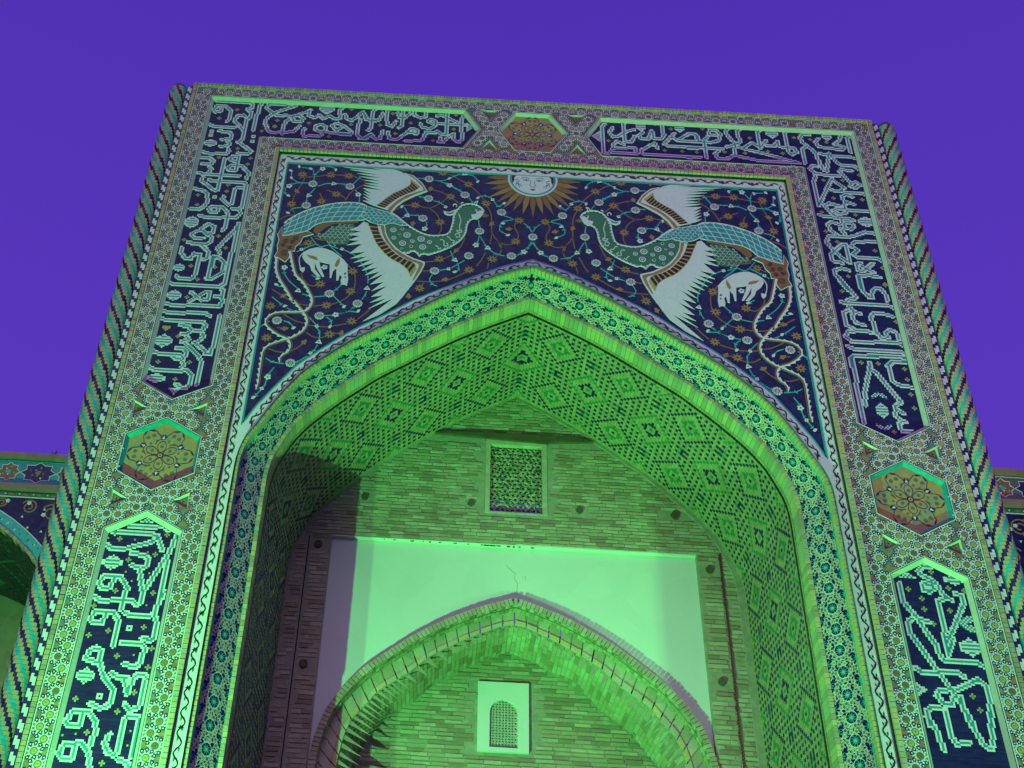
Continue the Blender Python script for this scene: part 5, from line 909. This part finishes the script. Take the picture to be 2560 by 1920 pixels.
b = MB(); b.prism(wallpoly, -.3, 0, MORTAR, wall(YB), holes=[WIN]); b.build('mortar_bed', bw)
fF = full(cF)
region = [p for p in full([(x-.012, z-.012) for x, z in cF])]
HOLES = [(-.619, 10.73), (.87, 10.719), (-2.068, 10.733), (-2.63, 9.948), (2.174, 10.728), (2.564, 9.913), (2.572, 8.33), (-2.636, 8.234)]
cand = []
def course(x0, x1, z, h, L0, Yp, region, avoid, minl=.08, rnd=.25):
    x = x0-random.random()*L0
    while x < x1:
        l = L0*random.uniform(1-rnd, 1+rnd*.6); a, c = max(x0, x)+.004, min(x1, x+l)-.005; x += l
        if c-a < minl: continue
        if not (inside((a, z+.01), region) and inside((c, z+.01), region) and inside((a, z+h-.01), region) and inside((c, z+h-.01), region)):
            m_ = (a+c)/2
            if inside((m_, z+.01), region) and inside((m_, z+h-.01), region):
                while c-a > .05 and not (inside((a, z+h-.012), region) and inside((a, z+.012), region)): a += .02
                while c-a > .05 and not (inside((c, z+h-.012), region) and inside((c, z+.012), region)): c -= .02
                if c-a < .06: continue
            else: continue
        if any(a < q[2] and c > q[0] and z < q[3] and z+h > q[1] for q in avoid): continue
        cand.append((a, c, z+random.uniform(0, .004), z+h-.011-random.uniform(0, .006), Yp, random.choice((BRICK, BRICK, BRICK2, BRICK3))))
av = [(-.46, 10.56, .47, 11.86), (-1.2, 11.775, 1.15, 11.945)]+[(x-.07, z-.07, x+.07, z+.07) for x, z in HOLES]
z = 10.13
while z < 12.55: course(-3.1, 3.1, z, .052, .21, YB, region, av); z += .052
z = 6.3
while z < 10.13:
    course(-2.72, -2.47, z, .062, .24, YB, region, av, rnd=.1); course(2.42, 2.70, z, .062, .26, YB, region, av, rnd=.1)
    course(-3.1, -2.79, z, .052, .21, YB, region, av); course(2.745, 3.1, z, .055, .19, YB, region, av); z += .0615
nreg = full(cN3)
av2 = [(-.42, 7.60, .27, 8.585)]
z = 6.3
while z < 8.98: course(-2.0, 2.0, z, .056, .235, 3.40, nreg, av2, rnd=.12); z += .056
b = MB(); b.prism([(-2.3, ZB), (-2.3, 9.3), (2.3, 9.3), (2.3, ZB)], -.3, 0, MORTAR, wall(3.40), holes=[[(-.27, 7.66), (.12, 7.66), (.12, 8.35), (-.27, 8.35)]]); nb = b.build('recess_wall', bw)
cand.sort(key=lambda c: -(c[1]-c[0])*(1+.25*(c[4] > 3)))
meshcache = {}; stf = MB()
for i, (a, c, z0, z1, Yp, m) in enumerate(cand):
    pr = random.uniform(.006, .016)
    if i < 300:
        key = (round(c-a, 2), round(z1-z0, 3), m.name)
        if key not in meshcache:
            q = MB(); w, h = key[0]/2, key[1]/2; j = [random.uniform(-.003, .003) for _ in range(8)]
            q.prism([(-w+j[0], -h+j[1]), (w+j[2], -h+j[3]), (w+j[4], h+j[5]), (-w+j[6], h+j[7])], -.01, 0, m, wall(0)); t_ = q.build('brick'); meshcache[key] = t_.data; bpy.data.objects.remove(t_)
        o = bpy.data.objects.new('brick', meshcache[key]); COL.objects.link(o); o.parent = bw; o.location = ((a+c)/2, Yp-pr, (z0+z1)/2)
    else:
        j = [random.uniform(-.003, .003) for _ in range(8)]
        stf.prism([(a+j[0], z0+j[1]), (c+j[2], z0+j[3]), (c+j[4], z1+j[5]), (a+j[6], z1+j[7])], 0, pr, m, wall(Yp))
stf.build('brick_field', bw, 'stuff')
# mortar strip along the vault
b = MB(); fi = full([(x*.972, z-.06*(1-x/3)) for x, z in cF]); fo = full([(x*1.02+.01, z+.03) for x, z in cF]); k = len(fi)//2
for i in range(k, len(fi)-1):
    b.quad([(fo[i][0], YB-.012, fo[i][1]), (fo[i+1][0], YB-.012, fo[i+1][1]), (fi[i+1][0], YB-.019, fi[i+1][1]), (fi[i][0], YB-.019, fi[i][1])], MORTAR)
    b.quad([(fi[i][0], YB-.019, fi[i][1]), (fi[i+1][0], YB-.019, fi[i+1][1]), (fi[i+1][0]-.004, YB, fi[i+1][1]-.002), (fi[i][0]-.004, YB, fi[i][1]-.002)], MORTAR)
b.build('mortar_edge', bw)
# plaster field
pp = [(-2.48, ZB), (-2.48, 10.13), (2.43, 10.15), (2.43, ZB)]+full(cN)[::-1]
b = MB(); b.prism(pp, -.05, 0, PLASTER, wall(YB+.065)); b.build('plaster_field', bw)
b = MB(); b.prism([(-2.462, 10.098), (-.5, 10.105), (2.41, 10.118), (2.412, 10.132), (.02, 10.135), (-.02, 10.118), (-2.464, 10.11)], -.066, .006, PLASTER, wall(YB)); b.build('plaster_ledge', bw)
crk = MB(); crk.ribbon([(.02, 9.44), (.03, 9.58), (-.01, 9.64), (.0, 9.72), (-.08, 9.80), (-.12, 9.84)], .005, 0, .001, ASH, wall(YB+.065), False); crk.ribbon([(.13, 9.63), (.135, 9.70)], .004, 0, .001, ASH, wall(YB+.065), False); crk.build('crack', bw)
chips = MB()
for i in range(26):
    x = random.uniform(-1.9, .2); w = random.uniform(.01, .05); chips.box(x, x+w, YB+.002, YB+.012, 10.084+random.random()*.006, 10.097, WOOD)
chips.build('chipped_edge', bw)
# twisted red cord line and the groove
b = MB(); z = 6.3
while z < 10.14:
    x = 2.722+.004*math.sin(z*3); b.prism([(x-.013, z), (x+.010, z+.012), (x+.014, z+.045), (x-.009, z+.034)], 0, .014, RED, wall(YB-.012)); z += .041
b.build('red_cord', bw)
b = MB(); b.box(-2.768, -2.752, YB-.004, YB+.01, 6, 10.08, DARKJ); b.build('groove', bw)
for (x, z) in HOLES:
    b = MB(); P = circ(x, z, random.uniform(.048, .06), 9, random.random()); b.prism([(p[0]+random.uniform(-.008, .008), p[1]+random.uniform(-.008, .008)) for p in P], -.02, .028, WOOD, wall(YB)); b.build('beam_stub', bw)
b = MB(); b.prism([(-1.16, 11.862), (-.45, 11.835), (-.42, 11.82), (.10, 11.80), (.44, 11.785), (.47, 11.81), (1.10, 11.86), (.92, 11.925), (-.45, 11.925), (-1.12, 11.888)], -.1, .045, WOOD, wall(YB)); b.build('wooden_beam', bw)
# upper window: frame and pierced screen of little blocks
win = bpy.data.objects.new('pierced_window', None); COL.objects.link(win); win.parent = bw; win['label'] = 'tall rectangular opening with pierced brick screen showing the dusk sky'
b = MB(); inn = [(-.362, 10.625), (.362, 10.625), (.362, 11.745), (-.362, 11.745)]
b.prism(WIN, -.14, .012, BRICK2, wall(YB), holes=[inn]); b.build('frame', win)
b = MB(); r = 0; z = 10.63; hs = .0345
# diagonal lattice of bars: hexagonal openings
cx0 = .072; cz0 = .0625; rr = .034
rowi = 0; z = 10.625-cz0
while z < 11.78:
    x = -.40+(cx0/2 if rowi % 2 else 0)
    while x < .40:
        hexo = [(x+.0415*math.cos(math.pi/6+i*math.pi/3), z+.0415*math.sin(math.pi/6+i*math.pi/3)) for i in range(6)]
        hexi = [(x+.0230*math.cos(math.pi/6+i*math.pi/3), z+.0230*math.sin(math.pi/6+i*math.pi/3)) for i in range(6)]
        y0 = YB+.05; y1 = YB+.092
        if -.38 < x < .38 and 10.62 < z < 11.75:
            for i in range(6):
                j = (i+1) % 6; m = random.choice((BRICK, BRICK2, GREENT, TAN, ASH)); dy = random.uniform(-.006, .006)
                f4 = [(hexo[i], y0+dy), (hexo[j], y0+dy), (hexi[j], y0+dy), (hexi[i], y0+dy)]
                b.quad([(min(.362, max(-.362, p[0])), y, min(11.745, max(10.625, p[1]))) for p, y in f4], m)
                b.quad([(hexi[i][0], y0+dy, hexi[i][1]), (hexi[j][0], y0+dy, hexi[j][1]), (hexi[j][0], y1, hexi[j][1]), (hexi[i][0], y1, hexi[i][1])], m)
        x += cx0
    z += cz0; rowi += 1
b.build('pierced_screen', win)
rf = MB(); rf.box(-1.4, 1.4, 3.0, 3.6, 11.55, 12.2, WOOD); rf.build('roof_edge', bw)
# ---- the pointed recess: header rim, inner ring, soffit
b = MB(); f0 = full(cN); f1 = full(cN1); f2 = full(cN2); f3 = full(cN3)
for i in range(len(f1)-1):
    b.quad([(f1[i][0], YB-.02, f1[i][1]), (f1[i+1][0], YB-.02, f1[i+1][1]), (f1[i+1][0], 2.63, f1[i+1][1]), (f1[i][0], 2.63, f1[i][1])], BRICK)
    b.quad([(f1[i][0], 2.61, f1[i][1]), (f1[i+1][0], 2.61, f1[i+1][1]), (f2[i+1][0], 2.61, f2[i+1][1]), (f2[i][0], 2.61, f2[i][1])] if len(f1) == len(f2) else [(f1[i][0], 2.61, f1[i][1]), (f1[i+1][0], 2.61, f1[i+1][1]), (f1[i+1][0]*.8, 2.61, f1[i+1][1]-.3)], MORTAR)
rec = b.build('recess_arch', bw)
st = lay(rec, full(cN1), .085, .055, YB-.035, 2.5, (BRICK, BRICK2, BRICK), None, zmin=6.3); st.build('rim_brick', rec, 'stuff')
def lining(name, ca, cb, y0, y1, lens, pitch, zmin):
    """bricks on a lofted soffit from curve ca at y0 to cb at y1, laid in rows across"""
    n = int(length(ca)/pitch); A = resample(ca, 0, n); B_ = resample(cb, 0, n); q = MB()
    for i in range(n):
        if A[i][1] < zmin: continue
        f_ = 0.; first = random.random()*.5
        while f_ < 1:
            l = lens/(abs(y1-y0))*(first if f_ == 0 else 1)*random.uniform(.85, 1.1); e = min(1, f_+max(.04, l)); h = random.uniform(.004, .012)
            P = []
            for (k, t) in ((i+.07, f_+.008), (i+.93, f_+.008), (i+.93, e-.012), (i+.07, e-.012)):
                kk = min(n-1, int(k)); fr_ = k-kk; a = lerp(A[kk], A[kk+1], fr_); c = lerp(B_[kk], B_[kk+1], fr_); p = lerp(a, c, t)
                dx, dz = A[kk+1][0]-A[kk][0], A[kk+1][1]-A[kk][1]; d = math.hypot(dx, dz) or 1
                P.append(((p[0], y0+(y1-y0)*t, p[1]), (p[0]+dz/d*h, y0+(y1-y0)*t, p[1]-dx/d*h)))
            m = random.choice((BRICK, BRICK, BRICK2, BRICK3)); q.quad([a[1] for a in P], m)
            for a in range(4): q.quad([P[a][0], P[(a+1) % 4][0], P[(a+1) % 4][1], P[a][1]], m)
            f_ = e
    for i in range(n):
        q.quad([(A[i][0], y0, A[i][1]), (A[i+1][0], y0, A[i+1][1]), (B_[i+1][0], y1, B_[i+1][1]), (B_[i][0], y1, B_[i][1])], MORTAR)
    return q.build(name, rec, 'stuff')
lining('soffit_brick', full(cN2), full(cN3), 2.61, 3.42, .22, .062, 6.2)
lining('ring_brick', [(x, z-.01) for x, z in full(cN1)], [(x, z-.01) for x, z in full(cN1)], YB+.05, 2.62, .2, .06, 6.2)
# ring of upright bricks between the two edges, in the plane y 2.61
q = MB(); n = 130; A = resample(full(cN1), 0, n); B_ = resample(full(cN2), 0, n)
for i in range(n):
    if min(A[i][1], A[i+1][1]) < 6.2: continue
    for t0, t1, h, m in ((.02, .72, .012, random.choice((BRICK, BRICK2))), (.75, 1.02, .03, random.choice((BRICK2, TAN)))):
        q.prism([lerp(lerp(A[i], A[i+1], .06), lerp(B_[i], B_[i+1], .06), t0), lerp(lerp(A[i], A[i+1], .94), lerp(B_[i], B_[i+1], .94), t0), lerp(lerp(A[i], A[i+1], .94), lerp(B_[i], B_[i+1], .94), t1), lerp(lerp(A[i], A[i+1], .06), lerp(B_[i], B_[i+1], .06), t1)], 0, h+random.uniform(-.004, .004), m, wall(2.61))
q.build('upright_brick', rec, 'stuff')
# ---- small arched window in the recess
YN = 3.38
nw = bpy.data.objects.new('lattice_window', None); COL.objects.link(nw); nw.parent = bw; nw['label'] = 'small arched window with honeycomb lattice in a white plaster surround'
ar = [(-.25, 7.685)]+[(-.25, 8.14)]+[(-.07+.18*math.cos(a)*1.0, 8.14+.185*math.sin(a)**.9) for a in [math.pi*(1-i/12) for i in range(1, 12)]]+[(.11, 8.14), (.11, 7.685)]
ar[7] = (-.07, 8.335)
b = MB(); b.prism([(-.405, 7.625), (.256, 7.632), (.256, 8.572), (-.41, 8.565)], -.06, .03, PLASTER, wall(YN), holes=[ar]); b.build('surround', nw)
b = MB(); rs = .041; z = 7.70; rowi = 0; bars = set()
while z < 8.40:
    x = -.30+(rs*.866 if rowi % 2 else 0)
    while x < .16:
        for i in range(3):
            a = math.pi/2+i*2*math.pi/3; p = (x, z); q_ = (x+rs*.58*math.cos(a)*1.0, z+rs*.58*math.sin(a))
            if inside(q_, ar) or inside(p, ar): b.ribbon([p, q_], .0085, -.03, .0, CREAM, wall(YN+.01))
        h_ = [(x+rs*.58*math.cos(math.pi/2+i*math.pi/3), z+rs*.58*math.sin(math.pi/2+i*math.pi/3)) for i in range(6)]
        if inside((x, z), ar): b.ribbon(h_, .007, -.03, .001, CREAM, wall(YN+.01), closed=True)
        x += rs*1.732*.58
    z += rs*.87; rowi += 1
b.build('lattice', nw)
b = MB(); b.prism([(-.3, 7.65), (.15, 7.65), (.15, 8.4), (-.3, 8.4)], -.02, 0, BLACK, wall(YN+.12)); b.build('pane', nw)  # darkness behind the lattice put in as a black sheet

# ------------------------------------------------------------------ wings on either side
def wing(side):
    L_ = side < 0; Y = .8 if L_ else .3; zt = 10.0 if L_ else 10.27
    wg = thing('side_wing', 'lower tiled wing with star frieze and green vaulted bay %s of the portal' % ('left' if L_ else 'right'), 'building')
    X0, X1 = (5.15, 12.5)
    fx = lambda p: [(side*x, z) for x, z in p]; F = wall(Y)
    ax = 7.35; zo = 9.30 if L_ else 9.40   # arch centre, apex
    arch = [(0, zo), (.45, zo-.06), (1.0, zo-.28), (1.45, zo-.60), (1.75, zo-.95), (1.9, zo-1.4), (1.92, 3)]
    arch = smooth(arch, 3); fa = mir(arch)[::-1]+arch[1:]; fa = [(ax+x, z) for x, z in fa]
    b = MB(); b.prism(fx([(X0, 3), (X0, zt-.08), (X1, zt-.08), (X1, 3)]+fa[::-1]), -3, 0, NAVYF, F); body = b.build('tiled_wall', wg)
    b = MB(); b.box(min(side*X0, side*X1), max(side*X0, side*X1), Y-.06, Y+2, zt-.08, zt, BRICK3); b.build('parapet', wg)
    b = MB(); b.box(min(side*X0, side*X1), max(side*X0, side*X1), Y-.05, Y, zt-.44-.09, zt-.44, BRICK3); b.build('cornice', wg)
    # star frieze
    b = MB(); zc = zt-.26; x = X0+.1; b.prism(fx([(X0, zt-.43), (X1, zt-.43), (X1, zt-.085), (X0, zt-.085)]), 0, .01, TEAL if L_ else ASH, F)
    for zz in (zt-.42, zt-.10): b.ribbon(fx([(X0, zz), (X1, zz)]), .012, 0, .014, TURQ if L_ else WHITE, F)
    k = 0
    while x < X1:
        r0 = .135 if k % 2 else .15
        st_ = [(x+(r0 if i % 2 == 0 else r0*.74)*(1 if k % 2 else 1.45)*math.cos(i*math.pi/8), zc+(r0 if i % 2 == 0 else r0*.78)*math.sin(i*math.pi/8)) for i in range(16)]
        b.prism(fx(st_), 0, .013, BROWN if k % 2 else NAVY, F); b.ribbon(fx(st_), .010, 0, .017, WHITE, F, closed=True)
        for j in range(9):
            a = j*2.4; rr_ = .025+.010*j; b.prism(fx(circ(x+rr_*math.cos(a), zc+rr_*.9*math.sin(a), .012, 5, a)), 0, .016, random.choice((WHITE, TURQ, OCHRE)), F)
        b.prism(fx(circ(x, zc, .03, 8)), 0, .018, TURQ if k % 2 else OCHRE, F); x += .36; k += 1
    b.build('star_frieze', wg)
    # small border under the cornice
    b = MB(); b.prism(fx([(X0, zt-.60), (X1, zt-.60), (X1, zt-.54), (X0, zt-.54)]), 0, .008, GREENT, F); b.ribbon(fx([(X0, zt-.61), (X1, zt-.61)]), .010, 0, .012, WHITE, F)
    x = X0
    while x < X1: b.prism(fx([(x, zt-.585), (x+.05, zt-.555), (x+.09, zt-.575), (x+.05, zt-.59)]), 0, .011, OCHRE, F); b.prism(fx(circ(x+.12, zt-.57, .012, 4)), 0, .012, WHITE, F); x += .17
    b.build('leaf_border', wg)
    # spandrel scrolls
    b = MB()
    for (sx_, sz_, r_) in ((5.42, zt-.86, .14), (5.68, zt-.80, .12), (5.96, zt-.74, .10), (5.5, zt-1.18, .13), (6.3, zt-.70, .07), (8.9, zt-.9, .15), (9.3, zt-1.1, .17)):
        n = 26; b.ribbon(fx([(sx_+r_*(1-i/n*.8)*math.cos(.5+i*.42), sz_+r_*(1-i/n*.8)*math.sin(.5+i*.42)) for i in range(n+1)]), .016, 0, .006, OCHRE, F)
    def inarch(p): return inside(p, [(q[0], q[1]) for q in fa])
    for i in range(230):
        p = (random.uniform(5.3, 9.6), random.uniform(zt-1.9, zt-.66))
        if inarch(p) or polyd(p, fa) < .2: continue
        k = random.random()
        b.prism(fx(blob(p[0], p[1], .030, 15, 5, k*6, .3) if k < .4 else circ(p[0], p[1], .019, 3, k*9)), 0, .008, WHITE if k < .75 else OCHRE, F)
    b.build('scroll_mosaic', wg, 'stuff')
    # arch border strip and brick rim
    b = MB(); o1 = offset(fa, 0); q1 = []; q2 = []
    for i, p in enumerate(fa):
        a = fa[max(0, i-1)]; c = fa[min(len(fa)-1, i+1)]; dx, dz = c[0]-a[0], c[1]-a[1]; d = math.hypot(dx, dz)
        q1.append((p[0]-dz/d*.10, p[1]+dx/d*.10)); q2.append((p[0]-dz/d*.175, p[1]+dx/d*.175))
    b.ribbon(fx(q1), .13, 0, .007, TURQ, F); b.ribbon(fx(q2), .012, 0, .010, WHITE, F)
    rs_ = resample(q1, .05)
    for p in rs_[::1]: b.prism(fx(circ(p[0]+random.uniform(-.04, .04), p[1]+random.uniform(-.03, .03), .014, 4, random.random())), 0, .010, random.choice((WHITE, OCHRE, GREENT)), F)
    b.build('arch_border', wg)
    st2 = lay(wg, fx(fa) if not L_ else fx(fa)[::-1], .035, .07, Y-.02, Y+.1, (BRICK, TAN), zmin=4); st2.build('rim_brick', wg, 'stuff')
    # vaulted bay
    b = MB(); b.uv = []; n = len(fa); dpt = 2.2
    for i, p in enumerate(fa):
        b.v += [(side*p[0], Y, p[1]), (side*p[0], Y+dpt, p[1])]; b.uv += [(0, i*.15), (dpt, i*.15)]
    for i in range(n-1): b.f.append((2*i, 2*i+1, 2*i+3, 2*i+2)); b.m.append(b.mi(VAULTB))
    b.build('bay_vault', wg)
    vt = MB(); L0 = length(fa); nn = int(L0/.05); rs_ = resample(fa, 0, nn)
    for i in range(nn):
        for j in range(2, int(dpt/.05)):
            m = vpat(i-nn//2, j-22)
            if m is None or rs_[i][1] < 7.5: continue
            a, c = rs_[i], rs_[i+1]; dx, dz = c[0]-a[0], c[1]-a[1]; d = math.hypot(dx, dz); nx, nz = dz/d*.004, -dx/d*.004
            vt.quad([(side*(p[0]+nx), Y+j*.05+e, p[1]+nz) for p, e in ((lerp(a, c, .05), .003), (lerp(a, c, .95), .003), (lerp(a, c, .95), .047), (lerp(a, c, .05), .047))], m)
    vt.build('glazed_brick', wg, 'stuff')
    b = MB(); b.prism(fx([(ax-2.2, 3), (ax-2.2, zo+.2), (ax+2.2, zo+.2), (ax+2.2, 3)]), -.2, 0, BRICK, wall(Y+dpt)); b.build('bay_wall', wg)
    return wg
wing(-1); wing(1)
# a weed standing on the left parapet
b = MB(); wx = -5.86
for i in range(9):
    a = random.uniform(-.5, .5); l = random.uniform(.05, .11); b.prism([(wx+random.uniform(-.01, .01), 10.0), (wx+.02, 10.0), (wx+a*l+.006, 10.0+l)], 0, .006, GREENT, wall(.78+i*.004))
o = b.build('weed'); o['label'] = 'small weed growing on the parapet of the left wing'; o['category'] = 'plant'

# ------------------------------------------------------------------ plaza and floodlights
g = MB(); g.quad([(-300, -300, 0), (300, -300, 0), (300, 300, 0), (-300, 300, 0)], PAVE); gr = g.build('plaza_ground'); gr['kind'] = 'structure'
def lamp_fixture(x, y, label):
    t = thing('floodlight', label, 'floodlight', (x, y, 0), 'floodlights on the plaza')
    b = MB(); b.box(-.16, .16, -.10, .10, .0, .03, METAL); b.box(-.17, -.15, -.03, .03, .03, .26, METAL); b.box(.15, .17, -.03, .03, .03, .26, METAL); b.build('bracket', t)
    b = MB(); b.box(-.145, .145, -.10, .12, .14, .30, METAL); b.build('housing', t)
    b = MB(); b.box(-.125, .125, -.08, .10, .301, .306, LENS); b.build('lens', t)
lamp_fixture(-5.0, -3.0, 'black floodlight on the ground left of the portal'); lamp_fixture(5.1, -3.0, 'black floodlight on the ground right of the portal')
lamp_fixture(8.5, -9.0, 'black floodlight far out on the right of the plaza')
